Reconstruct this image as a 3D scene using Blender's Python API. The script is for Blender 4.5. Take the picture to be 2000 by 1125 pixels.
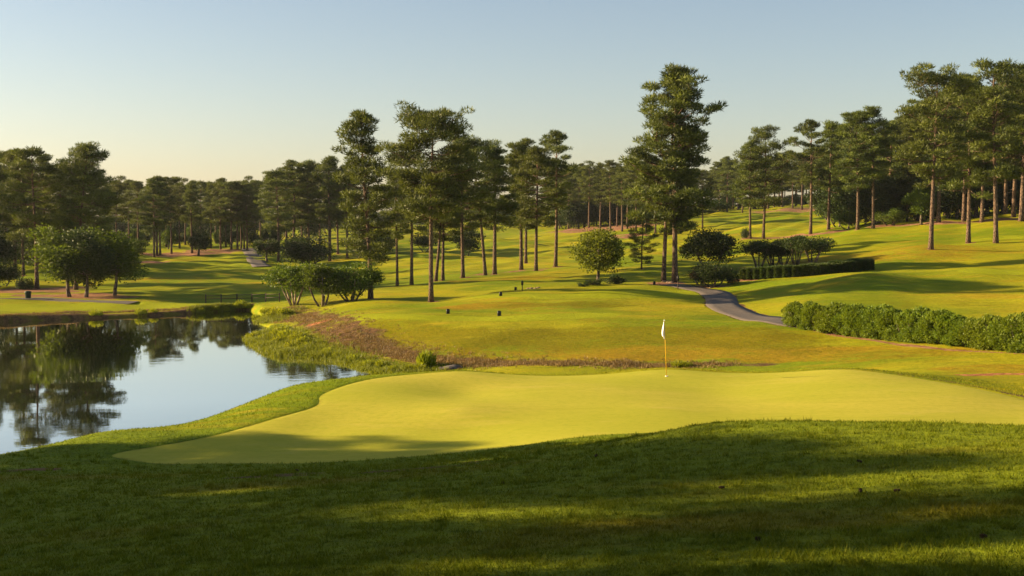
import bpy, math, random
import numpy as np
R = math.radians
for o in list(bpy.data.objects): bpy.data.objects.remove(o)
scn = bpy.context.scene
col = scn.collection

# ---------------------------------------------------------------- camera, sky, sun, exposure
F = 2414.0; Y0 = 430.0; CAMZ = 10.0            # focal length and horizon row of the 2000x1125 photograph
PITCH = math.atan((562.5 - Y0) / F)
SUN_EL = R(17.5); SUN_AZ = R(-8.0)             # light travels to +X, slightly towards the camera
cam_d = bpy.data.cameras.new('camera'); cam = bpy.data.objects.new('camera', cam_d); col.objects.link(cam)
cam.location = (0, 0, CAMZ); cam.rotation_euler = (math.pi / 2 - PITCH, 0, 0)
cam_d.sensor_width = 36; cam_d.lens = 36 * F / 2000; cam_d.clip_end = 5000; cam_d.clip_start = 0.1
scn.camera = cam
LIGHT = np.array([math.cos(SUN_AZ) * math.cos(SUN_EL), math.sin(SUN_AZ) * math.cos(SUN_EL), -math.sin(SUN_EL)])
world = bpy.data.worlds.new('World'); scn.world = world; world.use_nodes = True
wt = world.node_tree; wn = wt.nodes; wl = wt.links
for n in list(wn): wn.remove(n)
sky = wn.new('ShaderNodeTexSky'); sky.sky_type = 'NISHITA'; sky.sun_disc = False
sky.sun_elevation = SUN_EL; sky.sun_rotation = math.atan2(-LIGHT[0], -LIGHT[1])
sky.altitude = 100; sky.air_density = 1.0; sky.dust_density = 1.0; sky.ozone_density = 1.0
bg = wn.new('ShaderNodeBackground'); bg.inputs[1].default_value = 0.05
wo = wn.new('ShaderNodeOutputWorld'); wb = wn.new('ShaderNodeMix'); wb.data_type = 'RGBA'; wb.blend_type = 'MULTIPLY'; wb.inputs[0].default_value = 1.0; wb.inputs[7].default_value = (1.05, 0.985, 0.975, 1)   # camera white balance, the same over the whole sky
wl.new(sky.outputs[0], wb.inputs[6]); wl.new(wb.outputs[2], bg.inputs[0]); wl.new(bg.outputs[0], wo.inputs[0])
sd_ = bpy.data.lights.new('sun', 'SUN'); sd_.energy = 5.0; sd_.angle = R(0.6); sd_.color = (1.0, 0.74, 0.42)
sun = bpy.data.objects.new('sun', sd_); col.objects.link(sun)
from mathutils import Vector
sun.rotation_euler = Vector(LIGHT).to_track_quat('-Z', 'Y').to_euler(); sun.location = (-60, 10, 40)
scn.view_settings.view_transform = 'Standard'; scn.view_settings.look = 'None'
scn.view_settings.gamma = 1.0; scn.view_settings.exposure = 1.65; scn.view_settings.use_curve_mapping = False
scn.cycles.max_bounces = 6; scn.cycles.diffuse_bounces = 3; scn.cycles.transmission_bounces = 4
scn.cycles.use_denoising = True

# ---------------------------------------------------------------- small helpers
def px_ray(px, py):
    u = (px - 1000) / F; v = (562.5 - py) / F
    c, s = math.cos(PITCH), math.sin(PITCH)
    return np.array([u, c + s * v, -s + c * v])
def P(px, py, d):
    r = px_ray(px, py); return np.array([0, 0, CAMZ]) + r * (d / r[1])
def tag(o, label=None, cat=None, group=None, kind=None):
    if label: o['label'] = label
    if cat: o['category'] = cat
    if group: o['group'] = group
    if kind: o['kind'] = kind
    return o
def mesh(name, V, T, mat=None, smooth=False, attrs=None, attr_dom='POINT'):
    V = np.asarray(V, np.float32).reshape(-1, 3); T = np.asarray(T, np.int32)
    k = T.shape[1]; m = bpy.data.meshes.new(name)
    m.vertices.add(len(V)); m.vertices.foreach_set('co', V.ravel())
    m.loops.add(T.size); m.loops.foreach_set('vertex_index', T.ravel())
    m.polygons.add(len(T)); m.polygons.foreach_set('loop_start', np.arange(0, T.size, k, dtype=np.int32))
    m.polygons.foreach_set('loop_total', np.full(len(T), k, np.int32))
    if smooth: m.polygons.foreach_set('use_smooth', np.ones(len(T), bool))
    for an, av in (attrs or {}).items():
        a = m.attributes.new(an, 'FLOAT', attr_dom); a.data.foreach_set('value', np.asarray(av, np.float32))
    m.update(calc_edges=True); m.validate()
    if mat: m.materials.append(mat)
    return m
def link(name, data, parent=None, loc=None, rz=0, sc=None):
    o = bpy.data.objects.new(name, data); col.objects.link(o)
    if parent is not None: o.parent = parent
    if loc is not None: o.location = [float(a) for a in loc]
    if rz: o.rotation_euler = (0, 0, rz)
    if sc is not None: o.scale = (sc, sc, sc) if np.isscalar(sc) else sc
    return o
class MB:                                             # triangle collector
    def __init__(s): s.v = []; s.t = []; s.a = []; s.n = 0
    def add(s, V, T, a=0.5):
        V = np.asarray(V, float).reshape(-1, 3); s.v.append(V); s.t.append(np.asarray(T, int).reshape(-1, 3) + s.n); s.n += len(V)
        s.a.append(np.full(len(V), a) if np.isscalar(a) else np.asarray(a))
    def tube(s, pts, rad, k=6, a=0.5, cap=True):
        pts = np.asarray(pts, float); n = len(pts); rad = np.broadcast_to(rad, n)
        tg = np.gradient(pts, axis=0); tg /= np.linalg.norm(tg, axis=1)[:, None] + 1e-9
        ref = np.where(np.abs(tg[:, 2:3]) > 0.8, np.array([[1., 0, 0]]), np.array([[0, 0, 1.]]))
        e1 = np.cross(tg, ref); e1 /= np.linalg.norm(e1, axis=1)[:, None] + 1e-9; e2 = np.cross(tg, e1)
        th = np.arange(k) / k * 2 * math.pi
        V = pts[:, None] + rad[:, None, None] * (np.cos(th)[None, :, None] * e1[:, None] + np.sin(th)[None, :, None] * e2[:, None])
        i = np.arange(n - 1)[:, None] * k; j = np.arange(k)[None]; j2 = (j + 1) % k
        q = np.stack([i + j, i + j2, i + k + j2, i + k + j], -1).reshape(-1, 4)
        T = np.concatenate([q[:, [0, 1, 2]], q[:, [0, 2, 3]]])
        V = V.reshape(-1, 3)
        if cap:
            b = len(V); V = np.concatenate([V, pts[:1], pts[-1:]]); jj = np.arange(k); j2 = (jj + 1) % k
            T = np.concatenate([T, np.stack([np.full(k, b), j2, jj], -1), np.stack([np.full(k, b + 1), (n - 1) * k + jj, (n - 1) * k + j2], -1)])
        s.add(V, T, a)
    def lathe(s, prof, k=12, c=(0, 0, 0), a=0.5):
        prof = np.asarray(prof, float); n = len(prof); th = np.arange(k) / k * 2 * math.pi
        V = np.stack([prof[:, :1] * np.cos(th), prof[:, :1] * np.sin(th), np.repeat(prof[:, 1:2], k, 1)], -1).reshape(-1, 3) + np.array(c)
        i = np.arange(n - 1)[:, None] * k; j = np.arange(k)[None]; j2 = (j + 1) % k
        q = np.stack([i + j, i + j2, i + k + j2, i + k + j], -1).reshape(-1, 4)
        s.add(V, np.concatenate([q[:, [0, 1, 2]], q[:, [0, 2, 3]]]), a)
    def box(s, c, d, bev=0.0, a=0.5):
        c = np.array(c, float); hx, hy, hz = np.array(d) / 2.0
        if bev <= 0: bev = min(hx, hy, hz) * 0.15
        prof = [(-hz, bev), (-hz + bev, 0), (hz - bev, 0), (hz, bev)]; V = []
        for z, ins in prof:
            for sx, sy, o in ((1, 1, 0), (1, 1, 1), (-1, 1, 0), (-1, 1, 1), (-1, -1, 0), (-1, -1, 1), (1, -1, 0), (1, -1, 1)):
                flip = (sx * sy > 0) == (o == 0)
                V.append((sx * (hx - ins - (0 if flip else bev)), sy * (hy - ins - (bev if flip else 0)), z))
        V = np.array(V) + c; T = []
        for r in range(3):
            for j in range(8):
                a0, b0 = r * 8 + j, r * 8 + (j + 1) % 8; T += [(a0, b0, b0 + 8), (a0, b0 + 8, a0 + 8)]
        for j in range(1, 7): T += [(0, j + 1, j), (24, 24 + j, 24 + j + 1)]
        s.add(V, T, a)
    def build(s, name, mat, smooth=False):
        return mesh(name, np.concatenate(s.v), np.concatenate(s.t), mat, smooth, {'tint': np.concatenate(s.a)})
def leaves(cent, nrm_dir, length, width, rng, tint, tri=False):
    """leaf faces: cent (N,3), nrm_dir (N,3) growth direction"""
    n = len(cent); d = nrm_dir / (np.linalg.norm(nrm_dir, axis=1)[:, None] + 1e-9)
    r = rng.normal(size=(n, 3)); sd = np.cross(d, r); sd /= np.linalg.norm(sd, axis=1)[:, None] + 1e-9
    L = np.broadcast_to(length, n)[:, None]; W = np.broadcast_to(width, n)[:, None]
    if tri:
        V = np.stack([cent - sd * W / 2, cent + sd * W / 2, cent + d * L], 1).reshape(-1, 3)
        T = np.arange(3 * n).reshape(-1, 3); return V, T, np.repeat(tint, 3)
    V = np.stack([cent, cent + d * L * .5 + sd * W / 2, cent + d * L, cent + d * L * .5 - sd * W / 2], 1).reshape(-1, 3)
    b = np.arange(n)[:, None] * 4; T = np.concatenate([b + np.array([[0, 1, 2]]), b + np.array([[0, 2, 3]])]); return V, T, np.repeat(tint, 4)
def rand_ball(rng, n, rmin=0.0):
    v = rng.normal(size=(n, 3)); v /= np.linalg.norm(v, axis=1)[:, None]
    return v * (rmin ** 3 + (1 - rmin ** 3) * rng.random(n))[:, None] ** (1 / 3)

# ---------------------------------------------------------------- terrain height field
WATER = CAMZ - 9.0
CTRL = []
for s in """-600,1125,15 0,1125,13.5 500,1125,12 1000,1125,11 1500,1125,10.3 2000,1125,10 2600,1125,9.5
0,1020,18.5 500,1000,17.5 1000,1000,15.3 1500,1000,14.2 2000,1000,13.2 0,940,25 500,930,23.5 1000,930,20 1500,920,18 2000,920,16.2
1250,872,23 1500,850,22.5 1750,850,21.5 2000,860,20 1400,824,26 1600,823,26 2000,833,25 1800,827,26
300,905,31 600,905,30 800,893,30.2 1000,874,31 1250,845,33 600,840,35.6 900,840,35.3 540,812,37.2 900,800,37.5 1300,797,37.9
900,770,42.5 1400,770,42.4 1300,735,46.3 900,722,47.3 1300,717,48.4 1650,718,48.2 2000,800,38 1900,760,42 1990,775,41 620,780,40.3
0,912,30 0,888,33.5 200,842,37 370,826,39 480,788,42 560,757,45.5 720,735,48
0,617,110 180,609,115 300,606,118.5 400,597,122 480,592,126 0,590,122 250,585,127 470,560,142 300,530,172 450,510,205 300,500,225 400,490,250 500,480,285 530,462,380
0,560,150 100,560,150 0,500,225
530,620,113 560,612,114 575,596,117 630,597,116 690,588,114 660,618,100 600,640,97 640,660,90 560,680,85 700,690,82 800,710,76 900,716,73 1000,717,71 1300,717,70 1500,715,68
760,660,88 900,665,83 1100,660,83 1300,650,84 1450,635,86 680,622,96 800,628,92 980,629,90 1180,620,91 1350,615,94
875,609,99 975,614,96 1180,600,100 978,575,113 1020,567,118 1200,570,112 1300,570,114 840,590,112 724,584,116 1165,553,128 1318,550,130 1395,558,124
1340,562,122 1400,575,114 1415,600,103 1460,618,95 1535,631,88 1600,645,84 1700,660,77 1850,678,70 2000,688,65
1700,700,66 1850,715,60 2000,735,54 2000,760,47 1750,727,52 1500,600,100 1600,600,95 1700,570,104 1800,540,112 1900,580,100 2000,600,92 1700,535,112 1900,522,118 2000,525,118
1450,545,128 1690,528,124 1560,520,138 1817,486,139 1891,474,150 1945,474,150 1700,490,150 1550,500,155 1450,490,175
1480,466,210 1583,456,205 1675,449,200 1705,446,198 1833,434,190 1990,430,185 1620,449,215 1500,440,260 1420,430,300 1450,410,360 1550,408,340 1380,412,400
1085,521,165 1018,527,160 948,538,150 865,547,142 790,557,138 720,540,175 640,510,220 850,500,210 1000,490,230 900,470,290 1000,460,320 980,440,430
1150,470,260 1170,446,330 1215,466,260 1300,480,220 1350,460,250 750,480,280 700,455,380""".split():
    a, b, c = map(float, s.split(',')); p = P(a, b, c); CTRL.append((p[0], p[1], CAMZ - p[2]))
for s in """1500,31,5.6 2000,31,5.6 2400,31,5.2 0,42,9 200,45,9 370,48,9 480,51,9 560,54,9 720,58,9 900,60,8.6 1300,60,8.1 1650,58,7.5
1700,124,5.3 1900,126,4.7 0,500,6 0,900,0 500,900,0 1000,900,-4 1500,600,-8 2000,400,-6 2000,900,-10 1500,900,-10 1000,600,-1""".split():
    a, b, c = map(float, s.split(',')); CTRL.append(((a - 1000) / F * b, b, c))
CTRL += [(0, 0, 1.75), (-15, 0, 3.0), (15, 0, 1.3), (0, -20, 1.0), (-40, 0, 5.2), (-40, 25, 6.8), (-60, 40, 7.6), (-34, 44, 7.8), (-45, 52, 8.2), (-75, 75, 8.4), (40, 20, 2.5), (60, 60, 5), (90, 120, 2),
         (-90, 110, 8), (-130, 150, 8), (-100, 0, 5.5), (-100, -20, 5), (60, 0, 1), (140, 160, -3), (-250, 300, 6), (300, 300, -8), (-400, 600, 0)]
CTRL = np.array(CTRL)
def warp(x, y):
    yy = np.maximum(y, -18.0) + 25.0
    return np.stack([x / yy * 1.6, np.log(yy / 25.0)], -1)
CW = warp(CTRL[:, 0], CTRL[:, 1]); C2 = 0.024 ** 2
_D = np.sqrt(((CW[:, None] - CW[None]) ** 2).sum(-1) + C2); n_ = len(CW)
_A = np.zeros((n_ + 3, n_ + 3)); _A[:n_, :n_] = _D - np.eye(n_) * 0.003; _A[:n_, n_] = 1; _A[n_, :n_] = 1
_A[:n_, n_ + 1:] = CW; _A[n_ + 1:, :n_] = CW.T
_W = np.linalg.solve(_A, np.concatenate([CTRL[:, 2], [0, 0, 0]]))
rs = np.random.default_rng(5)
WAVES = [(2 * math.pi / wl_, th, ph, am) for wl_, th, ph, am in zip(rs.uniform(5, 26, 14), rs.uniform(0, math.pi, 14), rs.uniform(0, 6.28, 14), rs.uniform(.010, .035, 14))]
def base_h(x, y):
    sh = np.shape(x); x = np.ravel(x).astype(float); y = np.ravel(y).astype(float); out = np.empty(len(x))
    for i in range(0, len(x), 40000):
        w = warp(x[i:i + 40000], y[i:i + 40000])
        d = np.sqrt(((w[:, None, 0] - CW[None, :, 0]) ** 2) + ((w[:, None, 1] - CW[None, :, 1]) ** 2) + C2)
        out[i:i + 40000] = d @ _W[:n_] + _W[n_] + w @ _W[n_ + 1:]
    z = CAMZ - out
    k = np.clip((y - 52) / 25, 0, 1); f = np.clip((y - 130) / 80, 0, 1)
    for kk, th, ph, am in WAVES: z = z + am * (k + 2.6 * f) * np.sin(kk * (x * math.cos(th) + y * math.sin(th)) + ph)
    return z.reshape(sh)
def poly_sd(x, y, poly):
    """signed distance to closed polygon, negative inside"""
    sh = np.shape(x); x = np.ravel(x); y = np.ravel(y); poly = np.asarray(poly); d2 = np.full(len(x), 1e18); ins = np.zeros(len(x), bool)
    for (ax, ay), (bx, by) in zip(poly, np.roll(poly, -1, 0)):
        ex, ey = bx - ax, by - ay; t = np.clip(((x - ax) * ex + (y - ay) * ey) / (ex * ex + ey * ey + 1e-12), 0, 1)
        d2 = np.minimum(d2, (x - ax - t * ex) ** 2 + (y - ay - t * ey) ** 2)
        c = (ay > y) != (by > y)
        if ey != 0: ins ^= c & (x < ex * (y - ay) / ey + ax)
    d = np.sqrt(d2); return np.where(ins, -d, d).reshape(sh)
def line_d(x, y, pts):
    sh = np.shape(x); x = np.ravel(x); y = np.ravel(y); d2 = np.full(len(x), 1e18)
    for (ax, ay), (bx, by) in zip(pts[:-1], pts[1:]):
        ex, ey = bx - ax, by - ay; t = np.clip(((x - ax) * ex + (y - ay) * ey) / (ex * ex + ey * ey + 1e-12), 0, 1)
        d2 = np.minimum(d2, (x - ax - t * ex) ** 2 + (y - ay - t * ey) ** 2)
    return np.sqrt(d2).reshape(sh)
def catmull(pts, n, closed=True):
    pts = np.asarray(pts, float); N = len(pts); out = []
    for i in range(N if closed else N - 1):
        g = lambda j: pts[j % N] if closed else pts[min(max(j, 0), N - 1)]
        p0, p1, p2, p3 = g(i - 1), g(i), g(i + 1), g(i + 2)
        for t in np.arange(n) / n:
            out.append(.5 * (2 * p1 + (p2 - p0) * t + (2 * p0 - 5 * p1 + 4 * p2 - p3) * t * t + (3 * p1 - p0 - 3 * p2 + p3) * t ** 3))
    if not closed: out.append(pts[-1])
    return np.array(out)
sstep = lambda a, b, v: (lambda t: t * t * (3 - 2 * t))(np.clip((v - a) / (b - a), 0, 1))
_pond = [((a - 1000) / F * b, b) for a, b in ((-1300, 84), (-900, 70), (-420, 58), (-160, 49), (0, 43), (200, 46), (370, 49), (480, 52), (560, 55), (660, 60), (735, 66.5))]
for a, b in ((752, 735), (705, 723), (640, 704), (560, 699), (520, 692), (484, 668), (481, 657), (505, 650), (522, 641), (500, 632), (512, 620), (500, 609), (470, 606), (400, 611), (300, 617), (180, 622), (0, 629), (-300, 640), (-700, 655)):
    d = 9.0 * F / (b - Y0); _pond.append(((a - 1000) / F * d, d))
POND = catmull(_pond, 5)
# putting green outline, pixel + the depth where the surface lies
_gr = [(215, 892, 32.3), (420, 850, 35), (600, 797, 38.8), (628, 770, 41.6), (760, 738, 45.6), (960, 722, 47.6), (1300, 718, 48.2), (1600, 719, 48), (1780, 732, 46), (1900, 752, 43.2), (2010, 778, 40.5), (2150, 815, 37),
       (2150, 850, 34), (1900, 862, 32.8), (1600, 862, 32.8), (1330, 850, 33), (1150, 856, 32.4), (1000, 872, 31.2), (800, 893, 30.3), (600, 905, 30), (400, 909, 30.4), (260, 905, 31.2)]
GREEN = catmull([P(*g)[:2] for g in _gr], 9)
def ground_raw(x, y):
    z = base_h(x, y); x = np.asarray(x); y = np.asarray(y)
    sd = np.full(np.shape(z), 9.0); m = (y > 35) & (y < 135) & (x < 0)
    if np.any(m): sd = np.array(sd); sd[m] = poly_sd(x[m], y[m], POND) if np.ndim(x) else poly_sd(np.array([x]), np.array([y]), POND)[0]
    w = sstep(-0.9, 0.35, sd)
    z = np.where(sd < 6, np.maximum(z, np.where(sd > 0.3, WATER + 0.06, z)), z)
    return z * w + (WATER - 0.7) * (1 - w)
def hit(px, py, dmin=8):
    r = px_ray(px, py); d = dmin * np.exp(np.linspace(0, math.log(900 / dmin), 1400)); k = d / r[1]
    x = r[0] * k; z = CAMZ + r[2] * k; g = ground_raw(x, d); g = np.maximum(g, WATER)
    i = np.argmax(z < g)
    if not (z < g).any(): i = len(d) - 1
    return np.array([x[i], d[i], g[i]])
def gz(x, y): return float(ground_raw(np.array([x]), np.array([y]))[0])
# cart paths: pixel centre lines
PATH1 = catmull([hit(a, b)[:2] for a, b in ((1300, 556), (1345, 562), (1392, 572), (1408, 585), (1412, 597), (1440, 612), (1490, 624), (1545, 633), (1620, 640))], 6, False)
_pl = [hit(a, b)[:2] for a, b in ((-60, 581), (20, 583), (90, 584), (170, 588), (260, 593))]
PATH2 = catmull(_pl, 6, False)
PATH3 = catmull([hit(a, b)[:2] for a, b in ((486, 486), (492, 497), (500, 510), (512, 522))], 6, False)
W1, W2, W3 = 1.35, 1.1, 1.5
def ground(x, y, sheets=True):
    z = ground_raw(x, y)
    if sheets:
        m = (y > 28) & (y < 52) & (x > -18) & (x < 26)
        if np.any(m): s = np.full(z.shape, 9.0); s[m] = poly_sd(x[m], y[m], GREEN); z = z - 0.12 * sstep(0.0, -0.5, s)
        for pp, w in ((PATH1, W1), (PATH2, W2), (PATH3, W3)):
            lo = pp.min(0) - 4; hi = pp.max(0) + 4; m = (x > lo[0]) & (x < hi[0]) & (y > lo[1]) & (y < hi[1])
            if np.any(m): s = np.full(z.shape, 9.0); s[m] = line_d(x[m], y[m], pp); z = z - 0.12 * sstep(w, w - .5, s)
    return z
rows = np.concatenate([np.arange(-45, 8, 2.0), np.arange(8, 50, 0.22), np.arange(50, 135, 0.42), np.arange(135, 300, 1.6), 300 * np.exp(np.linspace(0, math.log(3000 / 300), 60))])
uu = np.linspace(-1, 1, 400); ext = np.exp(np.linspace(0, math.log(9), 24))[1:]; uu = np.concatenate([-ext[::-1], uu, ext])
GX = uu[None] * (0.50 * np.maximum(rows, 0) + 9)[:, None]; GY = np.repeat(rows[:, None], len(uu), 1)
GZ = ground(GX, GY)
far = GY > 900; GZ[far] = np.minimum(GZ[far], 14)

# zone fields (natural cover, in metres on the ground)
def field(shapes, soft=1.0):
    out = np.zeros(GX.shape)
    for s in shapes:
        if s[0] == 'e':
            _, px, py, rx, ry, st = s; c = hit(px, py); out = np.maximum(out, st * sstep(1.15, 0.45, np.sqrt(((GX - c[0]) / rx) ** 2 + ((GY - c[1]) / ry) ** 2)))
        elif s[0] == 'w':
            _, cx, cy, rx, ry, st = s; out = np.maximum(out, st * sstep(1.15, 0.45, np.sqrt(((GX - cx) / rx) ** 2 + ((GY - cy) / ry) ** 2)))
        else:
            _, pts, wd, st = s; q = np.array([hit(a, b)[:2] for a, b in pts]); out = np.maximum(out, st * sstep(wd, wd * .35, line_d(GX, GY, q)))
    return out
PINES_BASE = []   # filled below, tree-foot straw circles are added before the mesh is built
# ---------------------------------------------------------------- materials
def new_mat(name):
    m = bpy.data.materials.new(name); m.use_nodes = True; nt = m.node_tree
    for n in list(nt.nodes): nt.nodes.remove(n)
    out = nt.nodes.new('ShaderNodeOutputMaterial'); return m, nt, out
class N:
    def __init__(s, nt): s.nt = nt
    def __call__(s, typ, ins=None, **kw):
        n = s.nt.nodes.new('ShaderNode' + typ)
        for k, v in kw.items(): setattr(n, k, v)
        for k, v in (ins or {}).items():
            if isinstance(v, bpy.types.NodeSocket): s.nt.links.new(v, n.inputs[k])
            else: n.inputs[k].default_value = v
        return n
    def noise(s, vec, scale, detail=3, rough=.55, dist=0): return s('TexNoise', {'Vector': vec, 'Scale': scale, 'Detail': detail, 'Roughness': rough, 'Distortion': dist}).outputs['Fac']
    def ramp(s, fac, lo, hi, smooth=True):
        return s('MapRange', {'Value': fac, 'From Min': lo, 'From Max': hi, 'To Min': 0.0, 'To Max': 1.0}, interpolation_type='SMOOTHSTEP' if smooth else 'LINEAR').outputs[0]
    def mix(s, f, a, b):
        n = s.nt.nodes.new('ShaderNodeMix'); n.data_type = 'RGBA'
        for k, v in ((0, f), (6, a), (7, b)):
            if isinstance(v, bpy.types.NodeSocket): s.nt.links.new(v, n.inputs[k])
            else: n.inputs[k].default_value = v if np.isscalar(v) else (*v, 1)
        return n.outputs[2]
    def math(s, op, a, b=0.0, clamp=False):
        n = s('Math', {0: a, 1: b}, operation=op, use_clamp=clamp); return n.outputs[0]
    def attr(s, name): return s('Attribute', attribute_name=name).outputs['Fac']
    def mapping(s, vec, scale, rot=(0, 0, 0)): return s('Mapping', {'Vector': vec, 'Scale': scale, 'Rotation': rot}).outputs[0]
TURF_A = (0.135, 0.190, 0.0040); TURF_B = (0.275, 0.262, 0.008); TURF_DRY = (0.340, 0.225, 0.012)
def turf_colour(k, pos, zones=True):
    big = k.noise(pos, 0.055, 3); mid = k.noise(k.mapping(pos, (0.35, 1.0, 1.0)), 0.33, 4, .6); fine = k.noise(pos, 3.2, 5, .7); tuft = k.noise(pos, 19.0, 3, .7)
    c = k.mix(k.ramp(big, .38, .64), TURF_A, TURF_B)
    c = k.mix(k.math('MULTIPLY', k.ramp(mid, .50, .74), .75), c, TURF_DRY)
    c = k.mix(k.math('MULTIPLY', k.ramp(fine, .45, .80), .55), c, (0.060, 0.092, 0.003))
    c = k.mix(k.math('MULTIPLY', k.ramp(tuft, .42, .72), .35), c, (0.23, 0.215, 0.010))
    st = k.noise(k.mapping(pos, (.25, 1.3, 1)), .9, 5, .65); c = k.mix(k.math('MULTIPLY', k.ramp(st, .50, .72), .5), c, (0.085, 0.125, 0.003)); c = k.mix(k.math('MULTIPLY', k.ramp(st, .46, .30), .45), c, (0.36, 0.275, 0.018))
    return c, big, mid, fine, tuft
def shaded_rough_colour(k, fine, tuft, mid):  # rough grass, colour also darkened and greened to deepen the foreground shade
    c = k.mix(k.ramp(fine, .35, .7), (0.138, 0.195, 0.0085), (0.064, 0.102, 0.0060)); c = k.mix(k.math('MULTIPLY', k.ramp(tuft, .45, .72), .45), c, (0.24, 0.26, 0.012))
    return k.mix(k.math('MULTIPLY', k.ramp(mid, .55, .75), .55), c, (0.17, 0.125, 0.012))
def ground_material():
    m, nt, out = new_mat('turf'); k = N(nt); pos = k('NewGeometry').outputs['Position']
    c, big, mid, fine, tuft = turf_colour(k, pos)
    wob = k.math('MULTIPLY', k.math('SUBTRACT', k.noise(pos, .9, 5, .65), .5), .9); wf = k.math('MULTIPLY', k.math('SUBTRACT', k.noise(pos, 5.0, 4, .7), .5), .8)
    wob = k.math('ADD', k.math('ADD', wob, wf), k.math('MULTIPLY', k.math('SUBTRACT', k.noise(pos, .28, 3), .5), 1.1))
    def zone(name, lo=.42, hi=.62): return k.ramp(k.math('ADD', k.attr(name), k.math('MULTIPLY', wob, k.ramp(k.attr(name), .0, .12))), lo, hi)
    mow = k.mix(k.math('MULTIPLY', k.ramp(fine, .4, .75), .4), (0.250, 0.275, 0.008), (0.175, 0.215, 0.006))
    c = k.mix(k.math('MULTIPLY', k.attr('rough'), .8), c, shaded_rough_colour(k, fine, tuft, mid))
    c = k.mix(zone('mow', .4, .55), c, mow)
    dry = k.mix(k.ramp(fine, .35, .7), (0.290, 0.170, 0.010), (0.165, 0.115, 0.004))
    c = k.mix(k.math('MULTIPLY', zone('dry', .30, .80), .8), c, dry)
    olive = k.mix(k.ramp(fine, .35, .7), (0.175, 0.145, 0.003), (0.115, 0.115, 0.002))
    c = k.mix(k.math('MULTIPLY', zone('olive', .30, .80), .85), c, olive)
    lush = k.mix(k.ramp(fine, .35, .7), (0.140, 0.165, 0.004), (0.070, 0.10, 0.003))
    c = k.mix(zone('lush'), c, lush)
    straw = k.mix(k.ramp(k.noise(pos, 2.2, 6, .75), .3, .7), (0.048, 0.028, 0.014), (0.200, 0.115, 0.052))
    straw = k.mix(k.math('MULTIPLY', k.ramp(k.noise(pos, .6, 4), .48, .60), .7), straw, (0.13, 0.12, 0.012))
    c = k.mix(zone('straw'), c, straw)
    needle = k.mix(k.ramp(k.noise(pos, 1.3, 6, .75), .3, .7), (0.16, 0.075, 0.038), (0.34, 0.19, 0.105))
    c = k.mix(zone('needle'), c, needle)
    clay = k.mix(k.ramp(k.noise(pos, 3.0, 5, .7), .35, .7), (0.20, 0.075, 0.035), (0.50, 0.22, 0.09))
    c = k.mix(zone('clay'), c, clay)
    hgt = k.math('ADD', k.math('MULTIPLY', fine, .10), k.math('MULTIPLY', tuft, .035)); hgt = k.math('ADD', hgt, k.math('MULTIPLY', k.noise(k.mapping(pos, (.7, 1, 1)), .8, 4, .6), .22))
    b = k('Bump', {'Height': hgt, 'Strength': .75, 'Distance': .8})
    p = k('BsdfPrincipled', {'Base Color': c, 'Roughness': .85, 'Normal': b.outputs[0]}); p.inputs['Specular IOR Level'].default_value = .04
    nt.links.new(p.outputs[0], out.inputs[0]); return m
def green_material():
    m, nt, out = new_mat('putting_turf'); k = N(nt); pos = k('NewGeometry').outputs['Position']
    big = k.noise(k.mapping(pos, (.4, 1, 1)), .22, 4, .55); fine = k.noise(pos, 4.5, 5, .7); tuft = k.noise(pos, 40, 2, .6)
    c = k.mix(k.ramp(big, .35, .68), (0.345, 0.340, 0.030), (0.415, 0.368, 0.046)); c = k.mix(k.math('MULTIPLY', k.ramp(fine, .4, .75), .5), c, (0.235, 0.285, 0.016))
    c = k.mix(k.math('MULTIPLY', k.ramp(k.noise(k.mapping(pos, (.3, 1.6, 1)), 1.6, 5, .65), .5, .72), .4), c, (0.27, 0.285, 0.016))
    c = k.mix(k.math('MULTIPLY', k.ramp(k.noise(k.mapping(pos, (.5, 1.4, 1)), .8, 4, .6), .56, .74), .45), c, (0.44, 0.37, 0.075))
    e = k.math('ADD', k.attr('edge'), k.math('MULTIPLY', k.math('SUBTRACT', k.noise(pos, 1.6, 5, .7), .5), .5))
    c = k.mix(k.math('MULTIPLY', k.ramp(e, .30, .06), .55), c, (0.13, 0.105, 0.014))
    b = k('Bump', {'Height': k.math('ADD', k.math('MULTIPLY', fine, .03), k.math('MULTIPLY', tuft, .008)), 'Strength': .55, 'Distance': .5})
    p = k('BsdfPrincipled', {'Base Color': c, 'Roughness': .8, 'Normal': b.outputs[0]}); p.inputs['Specular IOR Level'].default_value = .04
    nt.links.new(p.outputs[0], out.inputs[0]); return m
def leaf_material(name, ca, cb, trans=.32, spread=.35, transcol=None):
    m, nt, out = new_mat(name); k = N(nt); pos = k('NewGeometry').outputs['Position']
    oi = k('ObjectInfo').outputs['Random']; t = k.attr('tint')
    f = k.math('ADD', k.math('MULTIPLY', t, .6), k.math('MULTIPLY', k.noise(pos, .35, 2), .5))
    c = k.mix(k.ramp(f, .25, .85, False), ca, cb)
    hsv = k('HueSaturation', {'Color': c, 'Hue': k.math('ADD', .49, k.math('MULTIPLY', oi, .022)), 'Value': k.math('ADD', 1 - spread / 2, k.math('MULTIPLY', oi, spread))}).outputs[0]
    p = k('BsdfPrincipled', {'Base Color': hsv, 'Roughness': .55}); p.inputs['Specular IOR Level'].default_value = .25
    tr = k('BsdfTranslucent', {'Color': k.mix(.5, hsv, transcol or (cb[0] * 1.6, cb[1] * 1.5, cb[2]))})
    mx = k('MixShader', {0: trans}); nt.links.new(p.outputs[0], mx.inputs[1]); nt.links.new(tr.outputs[0], mx.inputs[2]); nt.links.new(mx.outputs[0], out.inputs[0]); return m
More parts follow.
